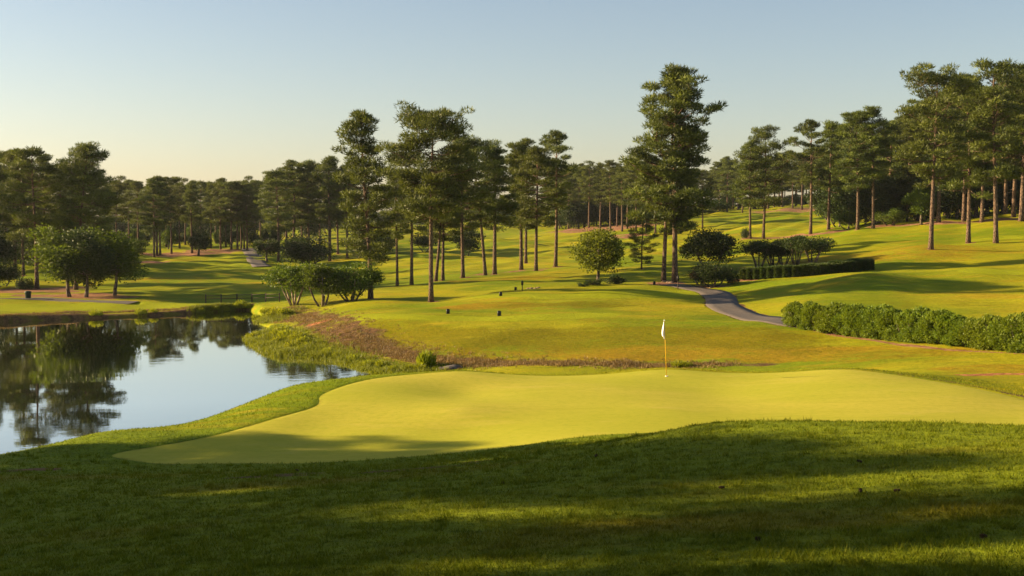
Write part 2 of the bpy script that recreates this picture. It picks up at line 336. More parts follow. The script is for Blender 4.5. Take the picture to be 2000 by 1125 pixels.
def bark_material(name, ca, cb, sc=(9, 9, 2.2)):
    m, nt, out = new_mat(name); k = N(nt); pos = k('TexCoord').outputs['Object']
    v = k('TexVoronoi', {'Vector': k.mapping(pos, sc), 'Scale': .9}, feature='DISTANCE_TO_EDGE').outputs['Distance']
    n = k.noise(k.mapping(pos, sc), 1.3, 5, .65); f = k.math('ADD', k.math('MULTIPLY', k.ramp(v, 0, .22), .55), k.math('MULTIPLY', n, .55))
    c = k.mix(k.ramp(f, .25, .95), ca, cb); c = k.mix(k.math('MULTIPLY', k.ramp(k.noise(pos, .25, 2), .4, .7), .4), c, (cb[0] * 1.1, cb[1] * .85, cb[2] * .7))
    b = k('Bump', {'Height': f, 'Strength': .8, 'Distance': .05}); p = k('BsdfPrincipled', {'Base Color': c, 'Roughness': .9, 'Normal': b.outputs[0]}); p.inputs['Specular IOR Level'].default_value = .1
    nt.links.new(p.outputs[0], out.inputs[0]); return m
def plain(name, c, rough=.5, var=.25, sc=8.0, metal=0, spec=.3, bump=.0):
    m, nt, out = new_mat(name); k = N(nt); pos = k('TexCoord').outputs['Object']; n = k.noise(pos, sc, 5, .65)
    cc = k.mix(k.ramp(n, .25, .75), tuple(a * (1 - var) for a in c), tuple(min(1, a * (1 + var)) for a in c))
    ins = {'Base Color': cc, 'Roughness': rough, 'Metallic': metal}
    if bump: ins['Normal'] = k('Bump', {'Height': n, 'Strength': bump, 'Distance': .1}).outputs[0]
    p = k('BsdfPrincipled', ins); p.inputs['Specular IOR Level'].default_value = spec; nt.links.new(p.outputs[0], out.inputs[0]); return m
def asphalt_material():
    m, nt, out = new_mat('path_asphalt'); k = N(nt); pos = k('NewGeometry').outputs['Position']
    n = k.noise(pos, 30, 4, .7); b_ = k.noise(pos, .7, 4, .6); c = k.mix(k.ramp(n, .3, .7), (0.050, 0.040, 0.032), (0.105, 0.085, 0.070))
    c = k.mix(k.math('MULTIPLY', k.ramp(b_, .5, .7), .55), c, (0.14, 0.11, 0.085)); c = k.mix(k.math('MULTIPLY', k.ramp(k.noise(pos, 2.5, 4, .7), .6, .72), .6), c, (0.045, 0.04, 0.038))
    b = k('Bump', {'Height': n, 'Strength': .4, 'Distance': .03}); p = k('BsdfPrincipled', {'Base Color': c, 'Roughness': .85, 'Normal': b.outputs[0]}); nt.links.new(p.outputs[0], out.inputs[0]); return m
def water_material():
    m, nt, out = new_mat('pond_water'); k = N(nt); pos = k('NewGeometry').outputs['Position']
    h = k.math('ADD', k.math('MULTIPLY', k.noise(k.mapping(pos, (.55, 1, 1)), 1.1, 3), 1.0), k.math('MULTIPLY', k.noise(k.mapping(pos, (.6, 1, 1)), 5.0, 2), .22))
    amp = k.math('ADD', .25, k.ramp(k.noise(k.mapping(pos, (.25, 1, 1)), .09, 3), .45, .62))
    b = k('Bump', {'Height': k.math('MULTIPLY', h, amp), 'Strength': .0055, 'Distance': .6})
    fr = k('Fresnel', {'IOR': 1.33, 'Normal': b.outputs[0]}).outputs[0]; f = k('MapRange', {'Value': fr, 'From Min': .02, 'From Max': .42, 'To Min': .06, 'To Max': .90}).outputs[0]
    d_ = k('BsdfDiffuse', {'Color': (0.016, 0.020, 0.009, 1)}); g_ = k('BsdfGlossy', {'Color': (1, 1, .96, 1), 'Roughness': .015, 'Normal': b.outputs[0]}); mx = k('MixShader', {0: f})
    nt.links.new(d_.outputs[0], mx.inputs[1]); nt.links.new(g_.outputs[0], mx.inputs[2]); nt.links.new(mx.outputs[0], out.inputs[0]); return m
M_turf = ground_material(); M_green = green_material(); M_asph = asphalt_material(); M_water = water_material()
M_needle = leaf_material('pine_needles', (0.013, 0.029, 0.006), (0.132, 0.160, 0.020), .22)
M_needle_far = M_needle
M_leaf = leaf_material('broad_leaves', (0.028, 0.060, 0.005), (0.105, 0.150, 0.010), .35)
M_leafd = leaf_material('dark_leaves', (0.014, 0.030, 0.007), (0.048, 0.072, 0.010), .25)
M_hedge = leaf_material('hedge_leaves', (0.040, 0.085, 0.005), (0.175, 0.230, 0.012), .35, .15)
M_lowhedge = leaf_material('clipped_leaves', (0.016, 0.036, 0.008), (0.075, 0.110, 0.016), .2, .1)
M_marsh = leaf_material('marsh_leaves', (0.10, 0.15, 0.004), (0.25, 0.27, 0.010), .45, .3)
M_red = leaf_material('reddish_leaves', (0.09, 0.05, 0.02), (0.20, 0.11, 0.04), .3)
M_bark = bark_material('pine_bark', (0.048, 0.034, 0.026), (0.195, 0.138, 0.095))
M_bark2 = bark_material('grey_bark', (0.06, 0.048, 0.038), (0.20, 0.165, 0.125), (5, 5, 1.5))
M_barkp = bark_material('pale_bark', (0.17, 0.13, 0.09), (0.40, 0.33, 0.24), (4, 4, 1.2))
M_blade = None
def blade_material():
    m, nt, out = new_mat('grass_blades'); k = N(nt); pos = k('NewGeometry').outputs['Position']
    c, big, mid, fine, tuft = turf_colour(k, pos); sy = k('SeparateXYZ', {0: pos}).outputs[1]; c = k.mix(k.math('MULTIPLY', k.ramp(sy, 37.5, 34.5), .85), c, shaded_rough_colour(k, fine, tuft, mid)); c = k.mix(k.math('MULTIPLY', k.ramp(k.attr('tint'), .55, 1), .4), c, (0.22, 0.21, 0.012)); c = k.mix(k.math('MULTIPLY', k.ramp(k.attr('tint'), .35, 0), .4), c, (0.045, 0.085, 0.003))  # near blades take the same rough colour with shade mixed in
    p = k('BsdfPrincipled', {'Base Color': c, 'Roughness': .6}); p.inputs['Specular IOR Level'].default_value = .08; tr = k('BsdfTranslucent', {'Color': c})
    mx = k('MixShader', {0: .35}); nt.links.new(p.outputs[0], mx.inputs[1]); nt.links.new(tr.outputs[0], mx.inputs[2]); nt.links.new(mx.outputs[0], out.inputs[0]); return m
M_blade = blade_material()
M_black = plain('black_paint', (0.012, 0.012, 0.012), .45); M_yellow = plain('yellow_fibreglass', (0.72, 0.40, 0.02), .35, .08); M_white = plain('white_cloth', (0.80, 0.79, 0.76), .8, .05)
M_stone = plain('stone', (0.22, 0.15, 0.10), .9, .35, 6, bump=.6); M_rock = plain('dark_rock', (0.11, 0.095, 0.085), .9, .45, 3, bump=.8); M_bin = plain('green_bin_plastic', (0.012, 0.035, 0.022), .5)
M_wood = plain('weathered_post', (0.055, 0.040, 0.030), .85, .3, 12); M_cone = plain('pine_cone', (0.06, 0.035, 0.02), .85, .3, 30); M_metal = plain('steel_cup', (0.75, 0.75, 0.73), .35, .05)
# ---------------------------------------------------------------- tree builders
def pine_mesh(name, seed, H=18.0, cs=.45, Rm=3.4, nb=44, prof='round', lean=0.0, bend=.25, clump=.62, per=95, open_=0.0, low=0):
    Rm *= 1.05; nb = int(nb * 1.02); clump *= .98; cs = cs * .92
    """loblolly pine: bare tapered trunk, whorled limbs, needle clumps carried on the twig ends"""
    rng = np.random.default_rng(seed); rn = np.random.default_rng(seed + 1000); tb = MB(); cr = MB()
    t = np.linspace(0, 1, 15); ph = rng.uniform(0, 6.28, 4)
    cx = lean * t + bend * (np.sin(t * 3.3 + ph[0]) - math.sin(ph[0])) * t; cy = .5 * bend * (np.sin(t * 4.1 + ph[1]) - math.sin(ph[1])) * t
    ax = np.stack([cx, cy, t * H * .985], -1); r0 = H * .0128
    rad = r0 * (1 - .86 * t ** 1.25) + r0 * .45 * np.exp(-t * 42) + .012; ax0 = ax.copy(); ax0[0, 2] = -.5
    tb.tube(ax0, rad, 10)
    at = lambda u: np.array([np.interp(u, t, ax[:, i]) for i in range(3)])
    rr = lambda u: np.interp(u, t, rad)
    def profile(u):
        if prof == 'dome': return .72 + .38 * math.sin(min(1, u * 1.3) * math.pi * .6) if u < .78 else 1.08 - 2.9 * (u - .78)
        if prof == 'tall': return min(1.0, .20 + 3.4 * (1 - u)) * (1 if u > .12 else .55 + 3.6 * u)
        if prof == 'cone': return .25 + .75 * (1 - u) ** .8 if u > .12 else .6 + 3 * u
        if prof == 'flat': return .62 + .5 * math.sin(min(1, u * 1.25) * math.pi * .62) if u < .82 else 1.0 - 3.6 * (u - .82)
        return max(.22, math.sin((.16 + .80 * u) * math.pi) ** .75)
    for i in range(nb):
        u = (i + rng.random() * .9) / nb; u = u ** .92
        z = cs + (0.985 - cs) * u; az = i * 2.39996 + rng.normal() * .5
        L = Rm * profile(u) * rng.uniform(.55, 1.15) * (1 - open_ * (rng.random() < .35) * .6)
        el = R(-12 + (34 if prof == 'dome' else 58) * u ** 1.6 + rng.normal() * 9)
        p0 = at(z); d = np.array([math.cos(az) * math.cos(el), math.sin(az) * math.cos(el), math.sin(el)])
        s = np.linspace(0, 1, 6)[:, None]; sag = -.10 * L * np.sin(s * math.pi) * (1 - u); up = .16 * L * s ** 2.4
        wob = rng.normal(size=3) * .09 * L * (s ** 1.5)
        pts = p0 + d * L * s + np.concatenate([np.zeros((6, 2)), sag + up], 1) + wob
        br = min(rr(z) * .55, .018 * L + .025); tb.tube(pts, br * (1 - .75 * s[:, 0]), 4, cap=False)
        nodes = [(pts[-1], 1.0)]
        side = np.cross(d, (0, 0, 1)); side /= np.linalg.norm(side) + 1e-9
        ns = 2 + int(L > 1.6) + int(L > 2.6) * 2
        for j in range(ns):
            ss = rng.uniform(.38, .95); q0 = np.array([np.interp(ss, s[:, 0], pts[:, a]) for a in range(3)])
            sg = 1 if (j + i) % 2 else -1; tl = L * rng.uniform(.22, .42)
            q1 = q0 + side * sg * tl * .85 + d * tl * .45 + np.array([0, 0, tl * rng.uniform(.05, .5)])
            tb.tube(np.stack([q0, (q0 + q1) / 2 + [0, 0, .05], q1]), [br * .45, br * .35, .012], 3, cap=False); nodes.append((q1, rng.uniform(.7, 1.05)))
        for q, sc in nodes:
            R_ = clump * sc * rng.uniform(.8, 1.25) * (H / 18); n0 = int(.72 * per * sc ** 1.5); rng.normal(size=(n0, 3)); rng.random(n0); rng.normal(size=(n0, 3)); base = rng.normal(.5, .16); rng.normal(size=n0); rng.uniform(size=2 * n0); rng.normal(size=(n0, 3))
            n = int(1.12 * per * sc ** 1.5); k = rand_ball(rn, n, .35); c = q + k * R_ * np.array([1.2, 1.2, .50]) + [0, 0, .12]      # limb layout and needles draw from separate random streams
            dr = k * np.array([1, 1, .6]) + np.array([0, 0, .55]) + rn.normal(size=(n, 3)) * .45
            tone = np.clip(.5 + (base - .5) * 1.7 + rn.normal(size=n) * .14, 0, 1)
            V, T, a = leaves(c, dr, rn.uniform(.26, .48, n) * H / 18, rn.uniform(.06, .12, n) * H / 18, rn, tone, tri=True); cr.add(V, T, a)
    for i in range(3 + int(cs * 8)):          # dead stubs under the crown
        z = rng.uniform(cs * .45, cs); az = rng.uniform(0, 6.28); L = rng.uniform(.25, .9); p0 = at(z)
        tb.tube(np.stack([p0, p0 + [math.cos(az) * L, math.sin(az) * L, -.1 * L]]), [.035, .012], 3, cap=False)
    return tb.build(name + '_trunk', M_bark, True), cr.build(name + '_crown', M_needle), H
def broad_mesh(name, seed, H=7.0, W=6.0, base=.25, stems=1, leaf=.20, n=5200, mat=None, bark=None, lobes=16, flat=.8, trunk_r=.16, D=None):
    """broadleaf tree or shrub: stems, limbs, and leaf clumps round an uneven crown"""
    rng = np.random.default_rng(seed); tb = MB(); cr = MB(); D = D or W
    zc = H * (base + (1 - base) * .52); hz = H * (1 - base) * .5
    C = []
    for i in range(lobes):
        v = rand_ball(rng, 1, .55)[0]; v[2] = v[2] * .95; p = np.array([v[0] * W * .36, v[1] * D * .36, zc + v[2] * hz * .72])
        C.append((p, rng.uniform(.55, 1.0)))
    tips = [c[0] for c in C]
    for s in range(stems):
        a = s * 2.4 + rng.random(); sp = 0 if stems == 1 else W * .05
        b0 = np.array([math.cos(a) * sp, math.sin(a) * sp, -.15]); out = 0 if stems == 1 else W * .13
        b1 = np.array([math.cos(a) * (sp + out) + rng.normal() * .1, math.sin(a) * (sp + out) + rng.normal() * .1, H * (base + .12)])
        b2 = np.array([b1[0] * 1.5, b1[1] * 1.5, H * (base + .42)]); r = trunk_r / math.sqrt(stems)
        tb.tube(np.stack([b0, b0 * .5 + b1 * .5 + rng.normal(size=3) * .04, b1, b2]), [r * 1.25, r, r * .8, r * .45], 7)
        for j in range(s, len(tips), stems):
            q = b1 * .6 + b2 * .4; tb.tube(np.stack([q, (q + tips[j]) / 2 + [0, 0, .15], tips[j]]), [r * .4, r * .25, .012], 4, cap=False)
    per = n // lobes; rl = .5 * (W * D * hz * 2) ** (1 / 3) * .56
    for p, s in C:
        m = int(per * s * 1.15); k = rand_ball(rng, m, .45); sub = rng.normal(size=(7, 3)); sub /= np.linalg.norm(sub, axis=1)[:, None]
        k = k * .7 + sub[rng.integers(0, 7, m)] * .42
        c = p + k * rl * s * np.array([1, 1, flat]); dr = k + rng.normal(size=(m, 3)) * .7 + [0, 0, .15]
        tone = np.clip(rng.normal(.5, .15) + rng.normal(size=m) * .15, 0, 1)
        V, T, a = leaves(c, dr, rng.uniform(.7, 1.3, m) * leaf, rng.uniform(.45, .75, m) * leaf, rng, tone); V[:, 2] = np.maximum(V[:, 2], .03); cr.add(V, T, a)
    return tb.build(name + '_trunk', bark or M_bark2, True), cr.build(name + '_crown', mat or M_leaf), H
def plant(name, proto, x, y, height, label, cat, group=None, rz=0.0, wide=1.0, z=None, parts=('trunk', 'crown')):
    tm, cm, H = proto; s = height / H; e = link(name, None, None, (x, y, gz(x, y) if z is None else z), rz, (s * wide, s * wide, s)); e.empty_display_size = .3
    link(parts[0], tm, e); link(parts[1], cm, e); tag(e, label, cat, group); return e
def top_h(p, top_py):      # height of a thing standing at ground point p whose top is seen at row top_py
    return P(1000, top_py, p[1])[2] - p[2]
# ---------------------------------------------------------------- where the pines stand: (base px, base row, top row, prototype, lean, width)
PINES = []
def pine_at(px, base, top, proto, lean=0.0, wide=1.0, label=None, group=None, rz=None, d=None):
    if d is not None: x = (px - 1000) / F * d; p = np.array([x, d, gz(x, d)])
    else: p = hit(px, base, 60)
    PINES.append((p, top_h(p, top) * .97, proto, lean, wide, label, group, rz))
L1 = 'tall pine in the shady stand behind the broadleaf trees at the pond'; G1 = 'pines of the stand behind the far pond bank'
for a in ((12, 512, 296, 2), (30, 530, 289, 0), (46, 538, 330, 5), (118, 540, 320, 4), (-25, 545, 285, 1), (-60, 520, 292, 3), (-95, 560, 280, 6), (90, 505, 300, 7), (-140, 540, 290, 0), (-190, 570, 275, 2), (-235, 530, 290, 4), (-300, 555, 280, 1), (-370, 535, 285, 3), (170, 520, 310, 6), (60, 500, 310, 3), (-10, 495, 312, 6)):
    pine_at(*a, label=L1, group=G1)
pine_at(72, 564, 284, 1, wide=.95, label='thick dark pine beside the broadleaf trees, low bush at its foot')
pine_at(148, 566, 277, 'A', lean=.07, label='big spreading pine with pale leaning trunk above the broadleaf trees')
pine_at(200, 545, 337, 4, lean=.10, label='leaning thin pine right behind the three broadleaf trees')
L2 = 'slender pine in the row along the far left fairway'; G2 = 'pines lining the far left fairway'
for a in ((252, 480, 350, 3), (270, 487, 352, 0), (301, 503, 349, 5), (307, 500, 342, 1), (313, 498, 352, 4), (335, 496, 347, 2), (351, 485, 356, 6), (375, 494, 352, 7), (392, 484, 352, 1), (412, 485, 354, 3), (431, 487, 346, 0), (441, 482, 352, 5), (452, 487, 357, 2), (464, 487, 353, 4), (471, 486, 358, 7), (477, 487, 352, 6), (483, 489, 356, 1), (498, 476, 351, 3), (509, 470, 352, 0), (228, 490, 352, 6), (325, 482, 356, 3), (362, 478, 360, 0), (422, 476, 358, 5)):
    pine_at(*a, label=L2, group=G2)
L3 = 'pine in the clump behind the round dark shrub'; G3 = 'pines behind the round dark shrub'
for a in ((544, 511, 330, 1), (574, 505, 312, 5), (604, 507, 312, 3), (644, 511, 303, 0), (678, 505, 322, 4), (560, 500, 335, 6), (625, 498, 322, 2), (660, 496, 330, 7), (700, 500, 330, 1), (590, 494, 345, 4), (645, 490, 340, 3)):
    pine_at(*a, label=L3, group=G3)
pine_at(724, 584, 217, 'B', label='tall narrow pine with foliage low down its trunk by the three multi-stem shrubs')
pine_at(842, 590, 218, 'C', label='tall pine with broad flat crown and straight bare trunk on the tee mound')
L4 = 'slim bare-trunked pine between the tee and the middle fairway'; G4 = 'slim pines behind the tee'
for a in ((776, 558, 330, 4), (804, 556, 300, 2), (865, 548, 305, 7), (904, 543, 285, 0), (966, 536, 282, 3), (1018, 527, 270, 5), (1027, 514, 300, 6)):
    pine_at(*a, label=L4, group=G4)
pine_at(851, 549, 310, 1, lean=.09, label='pine leaning towards a straight neighbour behind the tall flat-crowned pine')
pine_at(948, 538, 270, 'E', lean=-.07, label='leaning pine with thick dark trunk behind the tee')
pine_at(1047, 529, 283, 1, lean=-.05, label='slightly leaning pine beside the slim pair behind the tee')
pine_at(1085, 521, 248, 'D', lean=.035, label='lone pine with open layered crown standing tallest behind the tee')
L5 = 'distant pine at the wood edge behind the middle fairway'; G5 = 'pines of the wood behind the middle fairway'
rg = np.random.default_rng(11)
for px, base, top in ((1110, 447, 335), (1130, 446, 330), (1150, 446, 322), (1172, 446, 317), (1192, 450, 312), (1215, 452, 325), (1242, 452, 305), (1262, 455, 320), (1225, 446, 312), (1280, 455, 318), (1140, 440, 326), (1205, 441, 318), (1255, 441, 314), (1095, 441, 340), (1340, 450, 325), (1372, 446, 330)):
    pine_at(px, base, top, int(rg.integers(0, 8)), label=L5, group=G5)
for i in range(44):
    px = 1075 + i * 13.2 + rg.normal() * 4; top = (330 if px < 1400 else 312) + rg.normal() * 9
    pine_at(px, 0, top, int(rg.choice([1, 5, 5, 0, 3])), label='far pine deep in the wood behind the middle and upper fairways', group='pines deep in the wood behind the fairways', d=rg.uniform(375, 440), wide=1.2)
pine_at(1318, 551, 128, 'F', label='tallest pine with full tapering crown beside the cart path')
pine_at(1296, 549, 205, 'G', lean=.03, label='second pine close beside the tallest pine, its crown merged into it')
pine_at(1253, 526, 405, 'Y', label='small young pine with low dark branches left of the tallest pine')
L6 = 'distant pine on the hilltop beyond the upper fairway'; G6 = 'pines on the hilltop beyond the upper fairway'
for px, base, top in ((1420, 414, 312), (1441, 408, 325), (1450, 414, 330), (1405, 411, 335), (1475, 407, 318), (1500, 406, 310), (1527, 406, 300), (1548, 406, 305), (1566, 407, 300), (1600, 408, 295), (1512, 405, 318), (1582, 406, 315), (1630, 412, 300), (1390, 410, 338)):
    pine_at(px, base, top, int(rg.integers(0, 8)), label=L6, group=G6)
pine_at(1465, 466, 275, 5, label='thinner pine of the pair beyond the shrubs with bare stems')
pine_at(1491, 466, 252, 'H', lean=.02, label='broad-crowned pine of the pair beyond the shrubs with bare stems')
pine_at(1583, 457, 228, 'D', lean=.02, rz=2.2, label='open-crowned pine on the bare strip beyond the shrubs')
pine_at(1618, 449, 235, 3, label='pine between the open-crowned pine and the wood edge')
pine_at(1675, 449, 215, 'J', label='sunlit pine with pale straight trunk at the wood edge')
pine_at(1705, 446, 207, 4, lean=.03, label='reddish-trunked pine at the wood edge above pale shrub')
pine_at(1818, 487, 139, 'K', lean=.012, label='tall pine with flat open crown, standing lowest of three on the slope')
pine_at(1891, 475, 152, 'L', label='thick ivy-footed pine, middle of three on the slope')
pine_at(1945, 475, 125, 'M', lean=-.02, label='tallest of three pines on the slope, pale trunk')
L7 = 'pine inside the dark wood on the right hill'; G7 = 'pines of the dark wood on the right hill'
for px, base, top, d in ((1640, 0, 240, 235), (1655, 0, 255, 250), (1735, 0, 235, 215), (1755, 0, 222, 225), (1770, 0, 232, 212), (1790, 0, 205, 220), (1833, 434, 180, None), (1850, 0, 190, 205), (1868, 0, 175, 215), (1882, 432, 190, None), (1905, 0, 170, 205), (1918, 434, 180, None), (1962, 0, 160, 200), (1978, 0, 150, 195), (1995, 432, 138, None),
                         (2020, 0, 140, 185), (2050, 0, 130, 190), (2085, 0, 150, 180), (2120, 0, 140, 190), (2160, 0, 135, 185), (1960, 0, 175, 220), (1825, 0, 190, 225), (1720, 0, 250, 240), (1690, 0, 240, 230), (1660, 0, 235, 222), (1945, 0, 168, 215), (1800, 0, 205, 240), (1990, 0, 160, 215), (1875, 0, 185, 235), (1925, 0, 175, 240), (1845, 0, 195, 245), (1765, 0, 225, 255)):
    pine_at(px, base, top, int(rg.integers(0, 8)), label=L7, group=G7, d=d)
L8 = 'far pine closing the view behind the fairways'; G8 = 'far pines closing the view'
for i in range(70):
    px = -150 + i * 2300 / 69 + rg.normal() * 8
    if px < 700: d, top = rg.uniform(480, 620), 352 + rg.normal() * 5 + (6 if px < 500 else -8)
    elif px < 1000: d, top = rg.uniform(470, 640), 358 + rg.normal() * 8 + 25 * math.exp(-((px - 975) / 22) ** 2)
    elif px < 1420: d, top = rg.uniform(430, 600), 345 + rg.normal() * 7 - (px - 1000) * .06
    else: d, top = rg.uniform(400, 520), 325 + rg.normal() * 8 - (px - 1420) * .08
    pine_at(px, 0, top, int(rg.integers(0, 8)), label=L8, group=G8, d=d, wide=1.25)
# trees on the shore left of the camera whose long shadows cross the foreground
L9 = 'shade pine on the near shore left of the putting green'; G9 = 'shade pines on the near shore'
SHADE = [(-36.87, 17.93, 15.3, 7, 5.49), (-44.57, 11.92, 15.11, 4, 7.43), (-35.57, 24.5, 14.96, 6, 3.87), (-33.34, 10.58, 15.36, 'S', 0.57), (-42.88, 25.5, 17.94, 6, 4.11), (-46.13, 32.05, 16.7, 'S', 5.68), (-29, 14.54, 12.98, 3, 4.83), (-45.42, 19.59, 16.79, 4, 0.24), (-34.57, 35.6, 13.06, 'D', 2.48), (-40.82, 27.89, 16.75, 6, 4.04), (-31.59, 18.18, 19, 7, 0.29), (-40.4, 34.61, 13.1, 'S', 1.62), (-45.21, 19.33, 15.58, 2, 1.11), (-46.97, 29.29, 18.46, 6, 4.5), (-41.77, 21.79, 13.63, 'S', 5.53)]

# ---------------------------------------------------------------- ground cover zones, ground, green, paths, pond
foot = [('w', p[0] + 0.2, p[1], .9 * h / 16, .9 * h / 16, .75) for p, h, *_r in PINES if 60 < p[1] < 260]
Z_needle = field([('e', 130, 578, 8, 5, .9), ('e', 60, 566, 9, 7, .8), ('e', 200, 580, 5, 4, .8), ('e', 350, 497, 10, 14, .8), ('e', 420, 488, 9, 9, .7), ('e', 285, 512, 5, 9, .9), ('e', 1190, 447, 20, 22, .9), ('e', 1230, 462, 6, 14, .7), ('e', 1560, 410, 18, 22, .7),
    ('l', ((1470, 466), (1540, 462), (1600, 458), (1640, 452)), 3.2, .8), ('l', ((1720, 443), (1850, 433), (1990, 428)), 5, .85), ('l', ((930, 538), (970, 534), (1050, 528), (1090, 521)), 1.6, .55), ('e', 1500, 546, 1, 1, 0), ('l', ((1440, 548), (1480, 546)), 1.4, .8), ('e', 1300, 553, 3, 2.2, .8), ('e', 1390, 560, 3.2, 2.0, .7), ('l', ((1590, 645), (1700, 664), (1850, 684), (2010, 692)), .55, .75)] + foot)
Z_straw = field([('l', ((560, 606), (620, 622), (650, 640), (690, 660)), 3.0, .72), ('l', ((690, 660), (760, 688), (850, 704), (1000, 711)), 2.0, .8), ('l', ((1000, 711), (1200, 712), (1330, 714)), 1.2, .7), ('l', ((1330, 714), (1500, 713)), 1.2, .6), ('e', 690, 655, 3.0, 2.2, .9),
    ('l', ((-60, 628), (0, 624), (180, 616), (300, 612), (400, 604), (480, 599)), 1.3, .95), ('l', ((1230, 850), (1340, 828)), .30, .7),
    ('e', 60, 918, 1.0, .6, .85), ('e', 520, 930, 1.2, .5, .85), ('e', 590, 925, .8, .4, .8), ('e', 820, 915, 1.5, .5, .88), ('e', 740, 922, .7, .35, .8), ('e', 930, 902, .6, .35, .8), ('l', ((1730, 729), (1850, 744), (1960, 768), (2010, 776)), .8, .62)])
Z_straw = np.maximum(Z_straw, .62 * sstep(W1 + .55, W1 + .05, line_d(GX, GY, PATH1)))
Z_clay = field([('l', ((618, 632), (650, 622), (668, 618)), 1.7, .62), ('l', ((1885, 733), (1950, 731), (2010, 731)), .8, .62)])
Z_dry = field([('e', 1000, 690, 10, 5, .6), ('e', 1300, 690, 9, 5, .75), ('e', 1450, 660, 8, 5, .6), ('e', 1560, 690, 7, 5, .8), ('e', 1750, 690, 7, 4, .6), ('e', 960, 597, 7, 4, .7), ('e', 1060, 600, 6, 3, .55), ('e', 800, 675, 4, 3, .6), ('e', 1700, 500, 20, 12, .6), ('e', 1000, 545, 12, 6, .55), ('e', 320, 545, 14, 14, .4), ('e', 1250, 625, 6, 3, .45), ('e', 1950, 720, 5, 3, .6)])
Z_olive = field([('l', ((720, 655), (800, 672), (1000, 668), (1200, 660), (1400, 655), (1500, 668)), 7.0, .8), ('l', ((1600, 690), (1800, 700)), 3.5, .5), ('e', 1100, 594, 8, 3, .7), ('l', ((1640, 600), (1850, 590), (2000, 605)), 4, .35)])
Z_lush = field([('l', ((500, 645), (560, 670), (620, 690), (700, 712), (760, 724), (835, 722)), 3.6, .95), ('l', ((520, 615), (555, 612)), 2.4, .9), ('l', ((380, 608), (470, 604)), .9, .6), ('l', ((1700, 722), (1800, 735), (1900, 742)), 1.2, .6)])
Z_mow = field([('l', ((700, 618), (820, 619), (1000, 622), (1170, 616)), 2.6, .85), ('l', ((960, 574), (1080, 578), (1250, 577), (1330, 572)), 3.6, .9), ('l', ((330, 596), (0, 602)), 6, .7), ('l', ((1650, 505), (1850, 480), (1990, 460)), 6, .5), ('l', ((430, 525), (480, 500)), 10, .5), ('l', ((1930, 530), (2040, 530)), 4, 1.0)])
Z_shaded_rough = sstep(37.5, 34.5, GY)  # near slope: rough grass whose colour carries some of the foreground shade
for z_ in (Z_needle, Z_straw, Z_clay, Z_dry, Z_olive): z_[poly_sd(GX, GY, GREEN) < .05] = 0
nr, nc = GX.shape
I = np.arange(nr * nc).reshape(nr, nc); Q = np.stack([I[:-1, :-1], I[:-1, 1:], I[1:, 1:], I[1:, :-1]], -1).reshape(-1, 4)
gm = mesh('ground', np.stack([GX, GY, GZ], -1), Q, M_turf, True, {'needle': Z_needle.ravel(), 'straw': Z_straw.ravel(), 'clay': Z_clay.ravel(), 'dry': Z_dry.ravel(), 'olive': Z_olive.ravel(), 'lush': Z_lush.ravel(), 'mow': Z_mow.ravel(), 'rough': Z_shaded_rough.ravel()})
tag(link('ground', gm), 'rolling grass of the golf course with dry patches', 'ground', kind='structure')
# putting green: concentric rings from the outline inwards
cen = np.array([3.0, 39.5]); rings = 46; tt = np.linspace(1, 0.0005, rings) ** 1.0
gx = cen[0] + (GREEN[None, :, 0] - cen[0]) * tt[:, None]; gy = cen[1] + (GREEN[None, :, 1] - cen[1]) * tt[:, None]
gzv = ground_raw(gx, gy) - .016; gzv[0] -= .03
edge = np.clip(-poly_sd(gx, gy, GREEN), 0, 3); k_ = len(GREEN); I = np.arange(rings * k_).reshape(rings, k_); J = np.roll(I, -1, 1)
Q = np.stack([I[:-1], J[:-1], J[1:], I[1:]], -1).reshape(-1, 4)
tag(link('putting_green', mesh('putting_green', np.stack([gx, gy, gzv], -1), Q[:, ::-1], M_green, True, {'edge': edge.ravel()})), 'closely mown yellow green putting surface', 'putting green', kind='structure')
def ribbon(name, pts, w, label):
    tg = np.gradient(pts, axis=0); tg /= np.linalg.norm(tg, axis=1)[:, None]; nm = np.stack([-tg[:, 1], tg[:, 0]], -1)
    off = np.array([-1.02, -1, -.5, 0, .5, 1, 1.02]) * w; rr_ = np.random.default_rng(3)
    x = pts[:, :1] + nm[:, :1] * off; y = pts[:, 1:] + nm[:, 1:] * off; z = ground_raw(x, y) + .03; z[:, 0] -= .12; z[:, -1] -= .12
    n, m_ = x.shape; I = np.arange(n * m_).reshape(n, m_); Q = np.stack([I[:-1, :-1], I[1:, :-1], I[1:, 1:], I[:-1, 1:]], -1).reshape(-1, 4)
    return tag(link(name, mesh(name, np.stack([x, y, z], -1), Q[:, ::-1], M_asph, True)), label, 'path', kind='structure')
ribbon('cart_path', PATH1, W1, 'grey asphalt cart path curving between the tallest pine and the hedge')
ribbon('cart_path', PATH2, W2, 'pale path on the far bank in front of the broadleaf trees')
ribbon('cart_path', PATH3, W3, 'narrow path far along the left fairway')
lo, hi = POND.min(0) - 3, POND.max(0) + 3
xs = np.linspace(lo[0], hi[0], 40); ys = np.linspace(lo[1], hi[1], 30); PX, PY = np.meshgrid(xs, ys)
I = np.arange(PX.size).reshape(PX.shape); Q = np.stack([I[:-1, :-1], I[:-1, 1:], I[1:, 1:], I[1:, :-1]], -1).reshape(-1, 4)
# keep only the cells that reach into the pond
cxm = poly_sd(PX, PY, POND); keep = (cxm.ravel()[Q] < 1.5).any(1)
tag(link('pond', mesh('pond', np.stack([PX, PY, np.full(PX.shape, WATER)], -1), Q[keep], M_water, True)), 'still dark pond mirroring trees and sky', 'pond', kind='structure')

